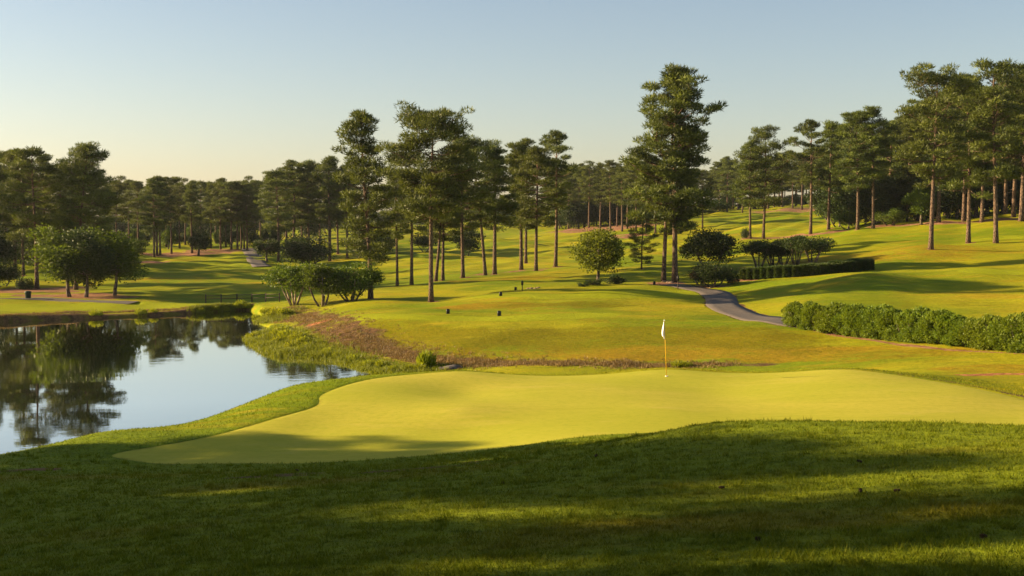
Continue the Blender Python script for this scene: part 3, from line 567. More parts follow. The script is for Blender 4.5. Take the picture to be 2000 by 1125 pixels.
# ---------------------------------------------------------------- pines
PROTO = {0: pine_mesh('pine', 1, 18, .42, 3.0, 42), 1: pine_mesh('pine', 2, 18, .38, 3.2, 46, lean=.3), 2: pine_mesh('pine', 3, 18, .50, 3.3, 38, 'flat'), 3: pine_mesh('pine', 4, 18, .40, 2.7, 44, 'cone'),
         4: pine_mesh('pine', 5, 18, .46, 2.9, 40, lean=-.3), 5: pine_mesh('pine', 6, 18, .35, 3.1, 48), 6: pine_mesh('pine', 7, 18, .48, 3.4, 38, 'flat', open_=.6), 7: pine_mesh('pine', 8, 18, .44, 2.8, 42, 'cone', open_=.4),
         'A': pine_mesh('pine', 21, 18, .40, 3.4, 50, 'round', clump=.75), 'B': pine_mesh('pine', 22, 18, .24, 2.9, 62, 'round', bend=.5, open_=.5), 'C': pine_mesh('pine', 23, 18, .50, 3.7, 60, 'dome', clump=.78, per=110, bend=.12),
         'D': pine_mesh('pine', 24, 18, .48, 3.2, 34, 'round', open_=.9, clump=.6), 'E': pine_mesh('pine', 25, 18, .44, 3.3, 44, 'flat', lean=-.2), 'F': pine_mesh('pine', 26, 18, .27, 3.0, 78, 'tall', clump=.56, per=100, bend=.15, open_=.8), 'S': pine_mesh('pine', 34, 18, .82, 4.6, 40, 'flat'),
         'G': pine_mesh('pine', 27, 18, .36, 3.2, 48, 'round', open_=.3), 'Y': pine_mesh('pine', 28, 18, .12, 4.2, 48, 'round', clump=.85, per=100), 'H': pine_mesh('pine', 29, 18, .36, 4.4, 50, 'round', clump=.75),
         'J': pine_mesh('pine', 30, 18, .38, 3.5, 48, 'round'), 'K': pine_mesh('pine', 31, 18, .42, 3.6, 46, 'flat', open_=.5, bend=.12), 'L': pine_mesh('pine', 32, 18, .36, 3.5, 50, 'round'), 'M': pine_mesh('pine', 33, 18, .38, 3.5, 48, 'flat', open_=.3)}
rr2 = random.Random(4)
for p, h, proto, lean, wide, label, group, rz in PINES:
    r_ = (0 if isinstance(proto, str) else rr2.uniform(0, 6.28)) if rz is None else rz
    e = plant('pine_tree', PROTO[proto], p[0], p[1], h, label, 'pine tree', group, r_, wide * (rr2.uniform(.95, 1.2) if not isinstance(proto, str) else 1.0), z=p[2])
    if lean: e.rotation_euler = (0, lean, r_ if not isinstance(proto, str) else 0)
ADDED_PINES = [(-8, 3, 20, 5), (8, 2, 20, 1), (-13, 6.5, 20, 0), (13, 7, 19, 5), (0.5, -4, 21, 1), (-22, -6, 17, 5), (-12, -12, 19, 1), (-3, -9, 18, 5), (6, -11, 20, 0), (14, -5, 18, 1), (21, 2, 17, 5), (26, 11, 16, 0), (-30, 4, 17, 1), (-18, -24, 22, 5), (0, -24, 23, 1), (18, -20, 22, 0), (-36, -12, 20, 5), (34, -8, 20, 1)]  # unseen pines added round the camera to block sky light from the foreground
for x, y, h, pr in ADDED_PINES: plant('pine_tree', PROTO[pr], x, y, h, 'unseen pine added round the viewpoint to deepen the foreground shade', 'pine tree', 'unseen pines added round the viewpoint', rr2.uniform(0, 6.28), 1.6)
for x, y, h, pr, rz in SHADE: plant('pine_tree', PROTO[pr], x, y, h, L9, 'pine tree', G9, rz, 1.08)
# ---------------------------------------------------------------- broadleaf trees and shrubs
def at_px(px, py, top, pxw, proto, name, label, cat='tree', group=None, rz=0, d=None, parts=('trunk', 'crown')):
    p = hit(px, py, 55) if d is None else np.array([(px - 1000) / F * d, d, gz((px - 1000) / F * d, d)])
    h = top_h(p, top); wm = 1.2 * pxw / F * p[1]; tm, cm, H, W = proto
    e = plant(name, (tm, cm, H), p[0], p[1], h, label, cat, group, rz, (wm / W) / (h / H), z=p[2], parts=parts); return e
def bm_(W, *a, **k): r = broad_mesh(*a, W=W, **k); return (*r, W)
oakA = bm_(5.6, 'oak', 41, H=8, base=.03, n=9000, leaf=.24, lobes=20); oakB = bm_(5.2, 'oak', 42, H=7.5, base=.05, n=9000, leaf=.24, lobes=20, mat=M_leafd); oakC = bm_(5.0, 'oak', 43, H=7, base=.08, n=8000, leaf=.24, lobes=18)
at_px(136, 580, 425, 118, oakA, 'broadleaf_tree', 'bright green broadleaf tree on the far bank, sunniest of three')
at_px(168, 581, 438, 105, oakB, 'broadleaf_tree', 'dark green broadleaf tree on the far bank, middle of three')
at_px(224, 577, 445, 95, oakC, 'broadleaf_tree', 'broadleaf tree with short trunk on the far bank, beside the open fairway', rz=1)
at_px(262, 515, 463, 52, oakC, 'broadleaf_tree', 'small rounded tree behind the far-bank broadleaf trees at the fairway edge', rz=2)
rnd = bm_(4.0, 'round_tree', 44, H=3.4, base=.22, n=6000, leaf=.19, lobes=18, mat=M_leafd)
at_px(388, 500, 457, 46, rnd, 'shrub_tree', 'small dark ball-shaped tree under the far left pines')
at_px(522, 511, 464, 46, rnd, 'shrub_tree', 'small dark tree at the left end of the pine clump', rz=1)
bigs = bm_(6.0, 'round_shrub', 45, H=4, base=.02, n=9000, leaf=.22, lobes=22, mat=M_leafd, stems=3)
at_px(602, 516, 455, 105, bigs, 'round_shrub', 'large round dark shrub under the pine clump', 'shrub')
crA = bm_(4.2, 'multi_stem', 46, H=4, base=.22, n=7500, leaf=.17, lobes=18, stems=6, bark=M_barkp, trunk_r=.17); crB = bm_(3.6, 'multi_stem', 47, H=4, base=.24, n=7000, leaf=.17, lobes=16, stems=4, bark=M_bark2, trunk_r=.15); crC = bm_(5.0, 'multi_stem', 48, H=4, base=.12, n=9500, leaf=.17, lobes=22, stems=6, bark=M_bark2, trunk_r=.18)
at_px(575, 596, 509, 92, crA, 'multi_stem_shrub', 'sunlit multi-stem shrub by the fence end, left of three beside the pond inlet'.replace('left of three ', 'its stems pale, '), 'shrub')
at_px(629, 598, 511, 78, crB, 'multi_stem_shrub', 'dark multi-stem shrub between two sunnier ones near the pond inlet', 'shrub')
at_px(686, 588, 508, 110, crC, 'multi_stem_shrub', 'widest multi-stem shrub, touching the tall narrow pine', 'shrub')
orn = bm_(5.0, 'ornamental', 49, H=5.5, base=.14, n=13000, leaf=.21, lobes=26, mat=leaf_material('golden_leaves', (0.045, 0.075, 0.005), (0.165, 0.190, 0.014), .4), trunk_r=.15)
at_px(1166, 554, 445, 92, orn, 'broadleaf_tree', 'rounded yellow green tree in a low shrub bed behind the tee')
lows = bm_(2.4, 'low_shrub', 50, H=.8, base=0, n=2600, leaf=.12, lobes=14, stems=3, mat=M_leafd, trunk_r=.04)
for px, py, top, w, lb in ((1202, 555, 541, 48, 'low dark shrub right under the rounded yellow green tree'), (1160, 557, 547, 40, 'low shrub at the trunk foot of the rounded yellow green tree'), (1138, 560, 553, 26, 'smallest shrub at the end of the bed under the rounded tree')):
    at_px(px, py, top, w, lows, 'low_shrub', lb, 'shrub', rz=px)
at_px(1392, 560, 508, 78, bm_(3.4, 'round_shrub', 51, H=2.7, base=0, n=8000, leaf=.12, lobes=24, stems=4, mat=M_leafd), 'round_shrub', 'big round dark bush beside the cart path', 'shrub')
at_px(1366, 556, 518, 34, bm_(2.0, 'red_shrub', 52, H=2, base=0, n=3000, leaf=.11, lobes=14, stems=3, mat=M_red), 'reddish_shrub', 'reddish shrub against the big round bush by the cart path', 'shrub')
at_px(1390, 535, 447, 104, bm_(6, 'dark_tree', 53, H=4.6, base=.10, n=9000, leaf=.22, lobes=22, mat=M_leafd, stems=2), 'broadleaf_tree', 'spreading dark tree behind the big round bush', d=142)
at_px(1430, 548, 530, 26, lows, 'low_shrub', 'low shrub right beside the big round bush', 'shrub', d=124)
spr = [bm_(3.6, 'bare_stem', 60 + i, H=3.2, base=.36, n=5200, leaf=.15, lobes=15, stems=6, bark=M_bark2, trunk_r=.16, mat=M_leafd, flat=.7) for i in range(3)]
for i, (px, py, top, w) in enumerate(((1482, 525, 471, 62), (1510, 523, 467, 62), (1530, 521, 470, 56), (1556, 519, 461, 62), (1586, 518, 461, 74))):
    at_px(px, py, top, w, spr[i % 3], 'bare_stem_shrub', 'dark shrub with bare lower stems in the row behind the clipped hedge', 'shrub', 'bare-stemmed shrubs behind the clipped hedge', rz=i * 1.3)
at_px(1455, 466, 448, 20, lows, 'low_shrub', 'small green bush at the foot of the thinner pine of the pair', 'shrub', rz=2)
und = [bm_(5.5, 'understory', 70 + i, H=6, base=.06, n=7000, leaf=.26, lobes=22, stems=2, mat=M_leafd, trunk_r=.12) for i in range(2)]
at_px(1800, 440, 362, 62, bm_(4.6, 'pale_tree', 72, H=5.8, base=.14, n=7000, leaf=.22, lobes=20), 'broadleaf_tree', 'rounded light green tree with pale forked trunk at the wood edge')
at_px(1738, 440, 404, 60, bm_(4.6, 'pale_shrub', 73, H=3, base=.02, n=5000, leaf=.2, lobes=18, stems=3), 'edge_shrub', 'pale spreading shrub at the wood edge near the reddish-trunked pine', 'shrub')
at_px(1655, 447, 415, 50, bm_(4.0, 'pale_shrub', 74, H=3, base=.02, n=4500, leaf=.2, lobes=16, stems=3), 'edge_shrub', 'straggly shrub at the wood edge beside the pale-trunked pine', 'shrub')
ru = np.random.default_rng(8)
for i in range(34):
    px = 1635 + i * 14 + ru.normal() * 5; d = ru.uniform(202, 232)
    at_px(px, 0, ru.uniform(330, 385) - (px - 1635) * .10, ru.uniform(60, 95), und[i % 2], 'understory_tree', 'dark broadleaf understory tree inside the wood on the right hill', 'tree', 'understory of the wood on the right hill', rz=i, d=d)
for i in range(26):
    px = 1085 + i * 13 + ru.normal() * 5; d = ru.uniform(335, 400)
    at_px(px, 0, ru.uniform(385, 418), ru.uniform(35, 55), und[i % 2] if i % 3 else oakC, 'understory_tree', 'broadleaf tree under the pines behind the middle fairway', 'tree', 'understory behind the middle fairway', rz=i, d=d)
for i in range(30):
    px = -40 + i * 25 + ru.normal() * 7; d = ru.uniform(310, 430)
    at_px(px, 0, ru.uniform(400, 428), ru.uniform(38, 60), und[i % 2], 'understory_tree', 'dark tree under the pines at the end of the left fairway', 'tree', 'understory at the end of the left fairway', rz=i, d=d)
for i in range(26):
    px = 215 + i * 13 + ru.normal() * 5; d = ru.uniform(262, 300)
    at_px(px, 0, ru.uniform(428, 458), ru.uniform(16, 30), und[i % 2] if i % 4 else oakC, 'understory_tree', 'low bushy tree among the pine trunks of the far left fairway', 'tree', 'bushy trees among the far left pines', rz=i, d=d)
for i in range(20):
    px = -120 + i * 17 + ru.normal() * 5; d = ru.uniform(168, 225)
    at_px(px, 0, ru.uniform(410, 465), ru.uniform(50, 85), und[i % 2], 'understory_tree', 'dark tree in the shady stand behind the far pond bank', 'tree', 'understory of the stand behind the far pond bank', rz=i, d=d)
for i in range(24):
    px = 1090 + i * 9 + ru.normal() * 4; d = ru.uniform(338, 352)
    at_px(px, 0, ru.uniform(378, 412), ru.uniform(26, 44), und[i % 2] if i % 3 else oakC, 'understory_tree', 'leafy tree filling the wood edge behind the middle fairway', 'tree', 'leafy wood edge behind the middle fairway', rz=i, d=d)
for i in range(18):
    px = 700 + i * 20 + ru.normal() * 6; d = ru.uniform(430, 560)
    at_px(px, 0, ru.uniform(385, 412), ru.uniform(35, 55), und[i % 2], 'understory_tree', 'dark tree at the far end of the middle fairway', 'tree', 'understory at the end of the middle fairway', rz=i, d=d)
for i in range(18):
    px = 1385 + i * 15 + ru.normal() * 4; d = ru.uniform(372, 440)
    at_px(px, 0, ru.uniform(372, 392), ru.uniform(26, 40), oakC if i % 2 else und[0], 'understory_tree', 'sunlit tree below the hilltop pines', 'tree', 'understory of the hilltop pines', rz=i, d=d)
for i, (px, py, top, w) in enumerate(((912, 500, 438, 60), (8, 560, 500, 70), (752, 498, 455, 50), (830, 492, 440, 50), (700, 505, 460, 46), (-40, 565, 490, 80))):
    at_px(px, py, top, w, und[i % 2], 'understory_tree', 'dark bushy tree standing alone between pine trunks at the fairway side', 'tree', 'bushy trees between the pine trunks', rz=i)
at_px(48, 566, 545, 34, lows, 'low_shrub', 'low dark bush at the foot of the thick pine', 'shrub')
# ---------------------------------------------------------------- hedges
def hedge_bush(seed, W=1.9, H=1.75, n=2600, leaf=.10, mat=None, box=False):
    rng = np.random.default_rng(seed); tb = MB(); cr = MB()
    for j in range(5):
        a = j * 2.4; tb.tube(np.array([[.06 * math.cos(a), .06 * math.sin(a), -.1], [.22 * W * math.cos(a), .22 * W * math.sin(a), H * .5], [.33 * W * math.cos(a), .33 * W * math.sin(a), H * .8]]), [.03, .022, .01], 4)
    if box: k = rng.uniform(-1, 1, (n, 3)); ax = rng.integers(0, 3, n); far_ = rng.random(n) < .75; k[np.arange(n)[far_], ax[far_]] = np.sign(k[np.arange(n)[far_], ax[far_]]) * rng.uniform(.84, 1.05, far_.sum()); k *= np.minimum(1, 1.12 / (np.abs(k[:, 1:2]) ** 5 + np.abs(k[:, 2:3]) ** 5 + 1e-6) ** .2); c = k * np.array([W / 2, W * .42, H / 2]) + [0, 0, H / 2]; c[:, 2] += .04 * np.sin(c[:, :1].ravel() * 5 + seed)
    else:
        sub = rng.normal(size=(26, 3)); sub /= np.linalg.norm(sub, axis=1)[:, None]; sub *= rng.uniform(.75, 1.08, 26)[:, None]
        k = sub[rng.integers(0, 26, n)] * .72 + rand_ball(rng, n, .5) * .34; k[:, 2] = np.sign(k[:, 2]) * np.abs(k[:, 2]) ** .8
        c = k * np.array([W * .60, W * .52, H * .52]) + [0, 0, H * .5]
    c[:, 2] = np.maximum(c[:, 2], .06); dr = k + rng.normal(size=(n, 3)) * .55 + [0, 0, .45]
    V, T, a = leaves(c, dr, rng.uniform(.7, 1.3, n) * leaf, rng.uniform(.4, .6, n) * leaf, rng, np.clip(rng.normal(.5, .2, n), 0, 1)); cr.add(V, T, a)
    return tb.build('hedge_stem', M_bark2), cr.build('hedge_foliage', mat or M_hedge)
HB = [hedge_bush(90 + i, n=6500, leaf=.125) for i in range(5)]
h0, h1, h2 = hit(1556, 640, 55), hit(1760, 668, 55), hit(2010, 690, 50); hl = catmull([h0[:2], h1[:2], h2[:2], h2[:2] + (h2 - h1)[:2] * .5], 30, False)
seg = np.concatenate([[0], np.cumsum(np.linalg.norm(np.diff(hl, axis=0), axis=1))]); hr = random.Random(2); s_ = 0
while s_ < seg[-1]:
    q = np.array([np.interp(s_, seg, hl[:, j]) for j in range(2)]) + np.array([0, .5]); tm, cm = HB[hr.randrange(5)]
    e = link('hedge_shrub', None, None, (q[0], q[1] + hr.uniform(-.15, .15), gz(q[0], q[1])), hr.uniform(0, 6.28), hr.uniform(.88, 1.16)); link('stem', tm, e); link('foliage', cm, e)
    tag(e, 'bright green leafy shrub in the hedge row below the mound', 'shrub', 'shrubs of the leafy hedge'); s_ += hr.uniform(.95, 1.25)
LB = [hedge_bush(110 + i, W=1.75, H=.98, n=5200, leaf=.15, mat=M_lowhedge, box=True) for i in range(3)]
a0, a1, a2 = hit(1463, 545, 60), hit(1575, 539, 60), hit(1690, 527, 60); hl = catmull([a0[:2], a1[:2], a2[:2]], 30, False)
seg = np.concatenate([[0], np.cumsum(np.linalg.norm(np.diff(hl, axis=0), axis=1))]); s_ = 0
while s_ < seg[-1]:
    q = np.array([np.interp(s_, seg, hl[:, j]) for j in range(2)]); q2 = np.array([np.interp(s_ + .3, seg, hl[:, j]) for j in range(2)]); tm, cm = LB[hr.randrange(3)]
    e = link('clipped_shrub', None, None, (q[0], q[1] + .3, gz(q[0], q[1])), math.atan2(*(hl[-1] - hl[0])[::-1]) + hr.uniform(-.05, .05), hr.uniform(.95, 1.06)); link('stem', tm, e); link('foliage', cm, e)
    tag(e, 'dark clipped shrub in the low hedge before the bare-stemmed shrubs', 'shrub', 'shrubs of the low clipped hedge'); s_ += .9
# ---------------------------------------------------------------- marsh plants on the pond edge
def marsh(seed, n=420, h=.9, w=.7):
    rng = np.random.default_rng(seed); a = rng.uniform(0, 6.28, n); r = w * np.sqrt(rng.random(n)); c = np.stack([np.cos(a) * r, np.sin(a) * r, rng.random(n) ** 1.2 * h * .75 * (1 - .5 * (r / w) ** 2)], -1)
    dr = np.stack([np.cos(a) * .5, np.sin(a) * .5, np.full(n, .9)], -1) + rng.normal(size=(n, 3)) * .35; cr = MB(); V, T, t_ = leaves(c, dr, rng.uniform(.22, .45, n) * h, rng.uniform(.05, .1, n), rng, np.clip(rng.normal(.5, .2, n), 0, 1)); cr.add(V, T, t_)
    tb = MB()
    for j in range(9): b = j * .7; tb.tube(np.array([[.05 * math.cos(b), .05 * math.sin(b), -.1], [w * .5 * math.cos(b), w * .5 * math.sin(b), h * .6]]), [.012, .006], 3)
    return tb.build('marsh_stem', M_leaf), cr.build('marsh_leaf', M_marsh)
MP = [marsh(130 + i) for i in range(4)]
for i, (px, py, s) in enumerate(((547, 655, 1.5), (562, 662, 1.6), (580, 664, 1.4), (592, 672, 1.3), (556, 648, 1.2), (572, 680, 1.2), (600, 680, 1.0), (540, 668, .9), (470, 601, 1.3), (483, 602, 1.1), (520, 612, 1.2), (540, 614, 1.5), (553, 615, 1.5), (528, 618, 1.0), (187, 616, 1.3), (275, 614, 1.2), (300, 610, .9), (392, 609, .9), (420, 608, .9), (440, 607, .9), (460, 606, 1.0), (500, 622, .9), (510, 626, .8), (496, 657, .7), (512, 661, .7), (505, 678, .6), (690, 704, .9), (720, 714, .8), (745, 716, .9), (770, 722, .7), (640, 690, .9), (660, 697, .8), (800, 723, .8), (820, 724, .9), (1325, 716, .9), (1342, 716, .7))):
    p = hit(px, py, 60); e = link('marsh_plant', None, None, p - [0, 0, .05], i * 1.7, s * .62); tm, cm = MP[i % 4]; link('stem', tm, e); link('foliage', cm, e)
    tag(e, 'bright yellow green waterside plant on the pond margin', 'plant', 'waterside plants on the pond margin')
p = hit(833, 716, 62); e = link('marsh_plant', None, None, p, 0, (.75, .75, 1.15)); link('stem', MP[0][0], e); link('foliage', marsh(150, 900)[1], e); tag(e, 'bushy bright green plant beside the dark rock behind the green', 'plant')
# ---------------------------------------------------------------- stones, rock
def stone_mesh(seed, mat, name='stone'):
    rng = np.random.default_rng(seed); k = 9; prof = []; V = []
    for i, (z, r) in enumerate(((-.25, .85), (.1, 1.0), (.45, .88), (.72, .55), (.82, .15))):
        for j in range(k): f = rng.uniform(.8, 1.15) * r; V.append((math.cos(j / k * 6.283) * f, math.sin(j / k * 6.283) * f, z + rng.uniform(-.08, .08)))
    T = []
    for i in range(4):
        for j in range(k): a, b = i * k + j, i * k + (j + 1) % k; T += [(a, b, b + k), (a, b + k, a + k)]
    for j in range(1, k - 1): T.append((4 * k, 4 * k + j, 4 * k + j + 1))
    return mesh(name, V, T, mat)
for i, (px, py, s, lb) in enumerate(((1032, 564, .34, 'first small stone by the post behind the tee'), (1038, 564, .42, 'tan stone in the short row by the post behind the tee'), (1045, 564, .36, 'flat pinkish stone in the short row by the post behind the tee'), (1051, 563, .40, 'stone ending the short row behind the tee'), (1297, 551, .55, 'tan stone at the foot of the second pine'), (1304, 552, .40, 'small stone between the two close pines'), (1311, 553, .50, 'flat tan stone at the foot of the tallest pine'), (1388, 563, .32, 'pale stone by the path below the big round bush'))):
    s *= .62; p = hit(px, py, 60); o = link('stone', stone_mesh(200 + i, M_stone), None, p, i, (s, s * .8, s * .6)); tag(o, lb, 'stone')
p = hit(886, 719, 62); o = link('rock', stone_mesh(300, M_rock, 'rock'), None, p - [0, 0, .1], .2, (.8, .4, .36)); tag(o, 'long dark rock behind the green beside the bushy bright plant', 'rock')
p = hit(862, 721, 62); o = link('rock', stone_mesh(301, M_rock, 'rock'), None, p - [0, 0, .1], 1.2, (.35, .3, .26)); tag(o, 'smaller dark rock behind the green by the long one', 'rock')
# ---------------------------------------------------------------- flagstick, tee markers, posts, bin, fence, cones
p = hit(1302, 735, 30); zt = P(1297, 627, p[1])[2] - p[2]
fx = link('flagstick', None, None, (p[0], p[1], p[2] + .012)); tag(fx, 'thin yellow flagstick with limp white flag on the putting green', 'flagstick')
b = MB(); tilt = P(1297.5, 627, p[1])[0] - p[0]; b.tube(np.array([[0, 0, -.1], [tilt * .5, 0, zt * .5], [tilt, 0, zt]]), [.012, .011, .009], 8); link('pole', b.build('pole', M_yellow, True), fx)
b = MB(); b.lathe([(0, zt - .02), (.018, zt - .02), (.022, zt + .01), (.012, zt + .035), (0, zt + .04)], 8, (tilt, 0, 0)); link('ferrule', b.build('ferrule', M_metal, True), fx)
b = MB(); b.lathe([(.054, .002), (.058, .004), (.054, -.02)], 16); link('cup', b.build('cup', M_white, True), fx)
nu, nv = 16, 22; V = []
for iv in range(nv):
    v = iv / (nv - 1)
    for iu in range(nu):
        u = iu / (nu - 1); wd = .015 + .115 * v ** 1.1 if v < .82 else .015 + .115 * .82 ** 1.1 - .06 * (v - .82)
        V.append((tilt * (zt - .03 - v * .66) / zt - .012 - u * wd + .012 * math.sin(u * 9 + v * 3), .045 * math.sin(u * 13 + v * 2.2) * (.4 + v), zt - .04 - v * .62 + .10 * u * v - .05 * (1 - u) * v))
I = np.arange(nu * nv).reshape(nv, nu); Q = np.stack([I[:-1, :-1], I[1:, :-1], I[1:, 1:], I[:-1, 1:]], -1).reshape(-1, 4)
link('flag', mesh('flag', V, Q, M_white, True), fx)
b = MB(); b.box((0, 0, .02), (.30, .22, .05), .015); b.box((0, 0, .20), (.26, .18, .30), .03); tmb = b.build('marker_body', M_black); b = MB(); b.box((0, 0, .365), (.22, .14, .03), .012); tmc = b.build('marker_cap', M_black)
for px, py, s, lb in ((875, 613, 1, 'black tee marker on the front tee nearer the tall flat-crowned pine'), (975, 617, 1.05, 'black tee marker on the front tee farther from the tall pine'), (978, 578, .95, 'black tee marker at the end of the pine trunk shadow'), (1007, 567, .85, 'black tee marker beside the thin post behind the tee'), (1278, 556, .9, 'black tee marker beside the two close pines')):
    p = hit(px, py, 60); e = link('tee_marker', None, None, p, .25, s); link('body', tmb, e); link('cap', tmc, e); tag(e, lb, 'tee marker')
def post(px, py, top, lb, boxh):
    p = hit(px, py, 60); h = top_h(p, top); e = link('ball_washer', None, None, p); tag(e, lb, 'ball washer')
    b = MB(); b.tube(np.array([[0, 0, -.15], [0, 0, h * .6]]), .045, 8); link('post', b.build('post', M_wood, True), e)
    b = MB(); b.box((0, 0, h - boxh / 2), (.20, .20, boxh), .03); b.lathe([(0, h + .05), (.05, h + .04), (.07, h), (.07, h - .02)], 10); link('washer_body', b.build('washer_body', M_black), e)
    b = MB(); b.tube(np.array([[.1, 0, h - .1], [.2, 0, h - .1], [.2, 0, h - .02]]), .018, 6); link('handle', b.build('handle', M_black), e)
post(1020, 568, 549, 'black ball washer on a thin post behind the tee', .38); post(1324, 566, 539, 'dark post with a box top at the start of the cart path', .5)
p = hit(55, 583, 60); e = link('litter_bin', None, None, p); tag(e, 'dark green litter bin beside the path on the far bank', 'bin')
b = MB(); b.lathe([(.24, -.02), (.27, .02), (.31, .62), (.33, .64)], 16); link('body', b.build('bin_body', M_bin, True), e); b = MB(); b.lathe([(.35, .63), (.35, .67), (.28, .74), (.10, .78), (0, .78)], 16); link('lid', b.build('bin_lid', M_bin, True), e)
fp = [hit(a, 592 - (a - 400) * .018, 100) for a in (402, 432, 463, 492, 519, 546)]
fe = link('fence', None, None, fp[0]); tag(fe, 'low dark post and rail fence along the pond inlet', 'fence')
for q in fp:
    r_ = q - fp[0]; b = MB(); b.box(r_ + [0, 0, .40], (.11, .11, 1.0), .015); link('post', b.build('post', M_wood), fe)
for hh in (.42, .78):
    for qa, qb in zip(fp[:-1], fp[1:]):
        b = MB(); b.tube(np.stack([qa - fp[0] + [0, -.07, hh], qb - fp[0] + [0, -.07, hh]]), .028, 5); link('rail', b.build('rail', M_wood), fe)
def cone_mesh():
    V, T = [], []; b = MB(); b.lathe([(0, 0), (.018, .01), (.022, .04), (.012, .085), (0, .095)], 8); rng = np.random.default_rng(1)
    for i in range(46):
        t_ = i / 46; a = i * 2.4; r = .020 * math.sin(.35 + t_ * 2.5); z = .008 + t_ * .082; o = np.array([math.cos(a), math.sin(a), 0]); s_ = np.array([-math.sin(a), math.cos(a), 0])
        b.add([o * r * .5 + s_ * .008 + [0, 0, z], o * r * .5 - s_ * .008 + [0, 0, z], o * (r + .018) + [0, 0, z + .012]], [(0, 1, 2)])
    return b.build('pine_cone', M_cone)
pc = cone_mesh()
for i, (px, py) in enumerate(((982, 946), (1403, 957), (1162, 895), (1684, 907), (1927, 1054), (1476, 1058), (1745, 964), (1680, 966), (583, 922))):
    p = hit(px, py, 8); o = link('pine_cone', pc, None, p + [0, 0, .03], i * 1.1, .9); o.rotation_euler = (1.45, .2, i * 1.3); tag(o, 'brown pine cone lying on the shaded foreground grass', 'pine cone', 'pine cones on the foreground grass')
# ---------------------------------------------------------------- grass blades on the near slopes
rng = np.random.default_rng(77); nb_ = 620000
d = 8.5 * np.exp(rng.random(nb_) * math.log(50 / 8.5)); x = rng.uniform(-.56, .56, nb_) * d + rng.normal(size=nb_) * .5
sg_ = poly_sd(x, d, GREEN); keep = (sg_ > .04) | ((sg_ > -.22) & (rng.random(nb_) < .45 * (1 + sg_ / .22))); keep &= poly_sd(x, d, POND) > .4; x, d = x[keep], d[keep]
BARE = [(hit(a, b, 8), rx, ry) for a, b, rx, ry in ((60, 918, 1.0, .6), (520, 930, 1.2, .5), (590, 925, .8, .4), (820, 915, 1.5, .5), (740, 922, .7, .35), (930, 902, .6, .35), (1690, 958, .5, .3), (380, 975, .5, .3))]
thin = np.zeros(len(x))
for c_, rx, ry in BARE: thin = np.maximum(thin, sstep(1.1, .4, np.sqrt(((x - c_[0]) / rx) ** 2 + ((d - c_[1]) / ry) ** 2) + .25 * np.sin(x * 11 + d * 7) * np.sin(d * 13)))
keep = rng.random(len(x)) > .85 * thin; x, d = x[keep], d[keep]
nt_ = 2600; td = 9 * np.exp(rng.random(nt_) * math.log(33 / 9)); tx = rng.uniform(-.5, .5, nt_) * td; tall0 = len(x)      # coarser tufts standing out of the rough
x2 = np.repeat(tx, 24) + rng.normal(size=nt_ * 24) * .045; d2 = np.repeat(td, 24) + rng.normal(size=nt_ * 24) * .045; ok = poly_sd(x2, d2, GREEN) > .25
# clumping
cl = np.sin(x * 9.1 + np.sin(d * 7.3) * 1.7) * np.sin(d * 8.3 + np.sin(x * 6.1) * 1.9) + .5 * np.sin(x * 3.1 + 1) * np.sin(d * 2.7); keep = rng.random(len(x)) < .55 + .35 * cl; x, d = x[keep], d[keep]; tall0 = len(x); x = np.concatenate([x, x2[ok]]); d = np.concatenate([d, d2[ok]])
z = np.concatenate([ground(x[i:i + 100000], d[i:i + 100000]) for i in range(0, len(x), 100000)]); n = len(x)
a = rng.uniform(0, 6.283, n); ln = rng.uniform(.35, 1.0, n); cl = np.sin(x * 5.1 + np.sin(d * 3.3) * 1.7) * np.sin(d * 4.3 + np.sin(x * 3.7) * 1.9); hgt = rng.uniform(.022, .062, n) * (.85 + d / 150) * (1.1 + .45 * cl); hgt[tall0:] *= 1.75; wd = .0045 + .00042 * d
bend = np.stack([np.cos(a) * ln, np.sin(a) * ln, np.ones(n)], -1); bend /= np.linalg.norm(bend, axis=1)[:, None]; root = np.stack([x, d, z - .004], -1)
a2 = rng.uniform(0, 6.283, n); sd = np.stack([np.cos(a2), np.sin(a2), np.zeros(n)], -1) * wd[:, None] * .5
V = np.stack([root - sd, root + sd, root + bend * hgt[:, None]], 1).reshape(-1, 3)
tag(link('grass', mesh('grass', V, np.arange(3 * n).reshape(-1, 3), M_blade, False, {'tint': np.repeat(rng.random(n), 3)})), 'short rough grass blades on the near slope', 'grass', kind='stuff')

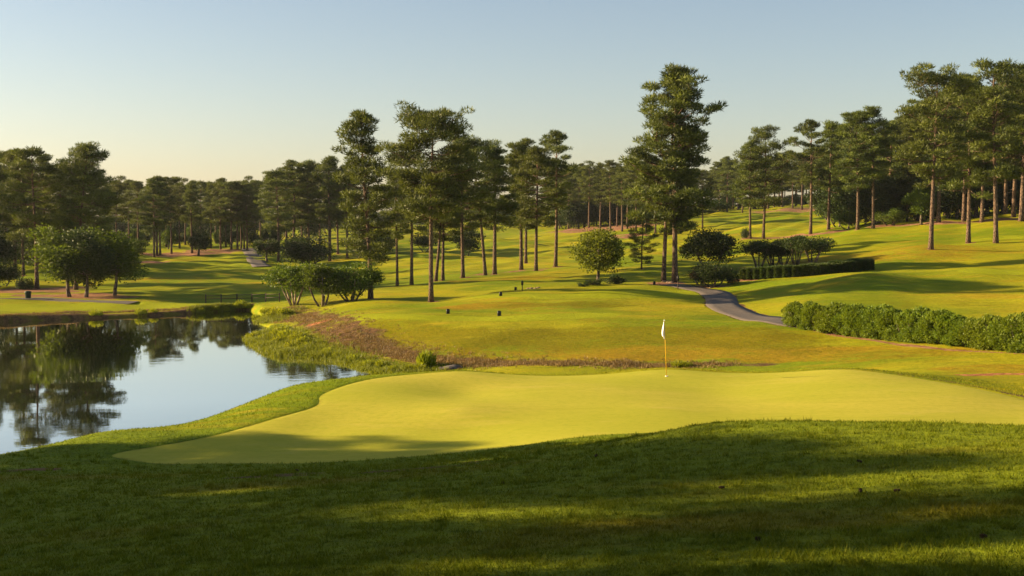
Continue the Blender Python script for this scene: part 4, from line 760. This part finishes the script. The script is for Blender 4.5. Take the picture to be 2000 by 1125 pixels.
# ---------------------------------------------------------------- long grass of the pond margin and the bank (too dense to count)
def tufts(name, lines, count, hmin, hmax, wd, mat, label, spread):
    rng = np.random.default_rng(len(name)); P_ = []
    for pts, sp, w in lines:
        q = np.array([hit(a, b)[:2] for a, b in pts]); seg = np.concatenate([[0], np.cumsum(np.linalg.norm(np.diff(q, axis=0), axis=1))]); m_ = int(count * w)
        t_ = rng.random(m_) * seg[-1]; c_ = rng.integers(0, 10 ** 6, m_); c = np.stack([np.interp(t_, seg, q[:, 0]), np.interp(t_, seg, q[:, 1])], -1); P_.append(c + rng.normal(size=(m_, 2)) * sp)
    c = np.concatenate(P_); c = c[poly_sd(c[:, 0], c[:, 1], POND) > -.25]; n = 9; tl = rng.random(len(c)); hh = rng.uniform(hmin, hmax, len(c)) * (.6 + .8 * (np.sin(c[:, 0] * 1.7) * np.sin(c[:, 1] * 1.3) * .5 + .5))
    c = np.repeat(c, n, 0) + rng.normal(size=(len(c) * n, 2)) * spread; hh = np.repeat(hh, n) * rng.uniform(.6, 1.2, len(c)); tl = np.clip(np.repeat(tl, n) + rng.normal(size=len(c)) * .15, 0, 1)
    z = ground(c[:, 0], c[:, 1]); z = np.maximum(z, WATER - .02); a = rng.uniform(0, 6.283, len(c)); ln = rng.uniform(.1, .7, len(c)); root = np.stack([c[:, 0], c[:, 1], z - .02], -1)
    tip = root + np.stack([np.cos(a) * ln, np.sin(a) * ln, np.ones(len(c))], -1) * hh[:, None]; b_ = rng.uniform(0, 6.283, len(c)); sd = np.stack([np.cos(b_), np.sin(b_), b_ * 0], -1) * wd / 2
    V = np.stack([root - sd, root + sd, tip], 1).reshape(-1, 3); tag(link(name, mesh(name, V, np.arange(len(V)).reshape(-1, 3), mat, False, {'tint': np.repeat(tl, 3)})), label, 'grass', kind='stuff')
M_dead = leaf_material('dead_grass', (0.060, 0.040, 0.014), (0.240, 0.160, 0.050), .25, 0.0)
M_mgrass = leaf_material('margin_grass', (0.075, 0.105, 0.004), (0.200, 0.215, 0.008), .35, 0.0)
tufts('margin_grass', [(((486, 666), (530, 690), (620, 698), (700, 718), (740, 730), (835, 722)), .9, .5), (((500, 650), (540, 655), (600, 680), (680, 700)), 1.2, .35), (((505, 632), (522, 618), (560, 612)), 1.0, .2), (((380, 612), (470, 606)), .5, .12), (((170, 624), (200, 623)), .3, .008), (((265, 620), (285, 619)), .3, .006)], 5200, .12, .34, .05, M_mgrass, 'long green grass along the pond margin', .10)
tufts('dead_grass', [(((560, 606), (620, 622), (650, 640), (690, 660)), 1.4, .26), (((690, 660), (760, 688), (850, 704), (1000, 711)), 1.1, .5), (((1000, 711), (1200, 712), (1400, 714)), .7, .3), (((-60, 622), (0, 617), (180, 610), (300, 607), (400, 599), (480, 596)), .35, .3)], 4600, .06, .18, .045, M_dead, 'dry brown grass on the bank above the pond', .10)
# ---------------------------------------------------------------- morning haze
m, nt, out = new_mat('haze_air'); k = N(nt); vol = k('VolumePrincipled', {'Color': (.86, .90, .95, 1), 'Density': .00007, 'Anisotropy': .35}); nt.links.new(vol.outputs[0], out.inputs['Volume'])
b = MB(); b.v = [np.array([(sx * 2200, y, z) for z in (-4.0, 75.0) for y in (-300.0, 3100.0) for sx in (-1, 1)])]
b.t = [np.array([(0, 2, 1), (1, 2, 3), (4, 5, 6), (5, 7, 6), (0, 1, 4), (1, 5, 4), (2, 6, 3), (3, 6, 7), (0, 4, 2), (2, 4, 6), (1, 3, 5), (3, 7, 5)])]; b.a = [np.zeros(8)]
tag(link('haze', b.build('haze', m)), 'thin morning haze over the course', 'haze', kind='stuff')
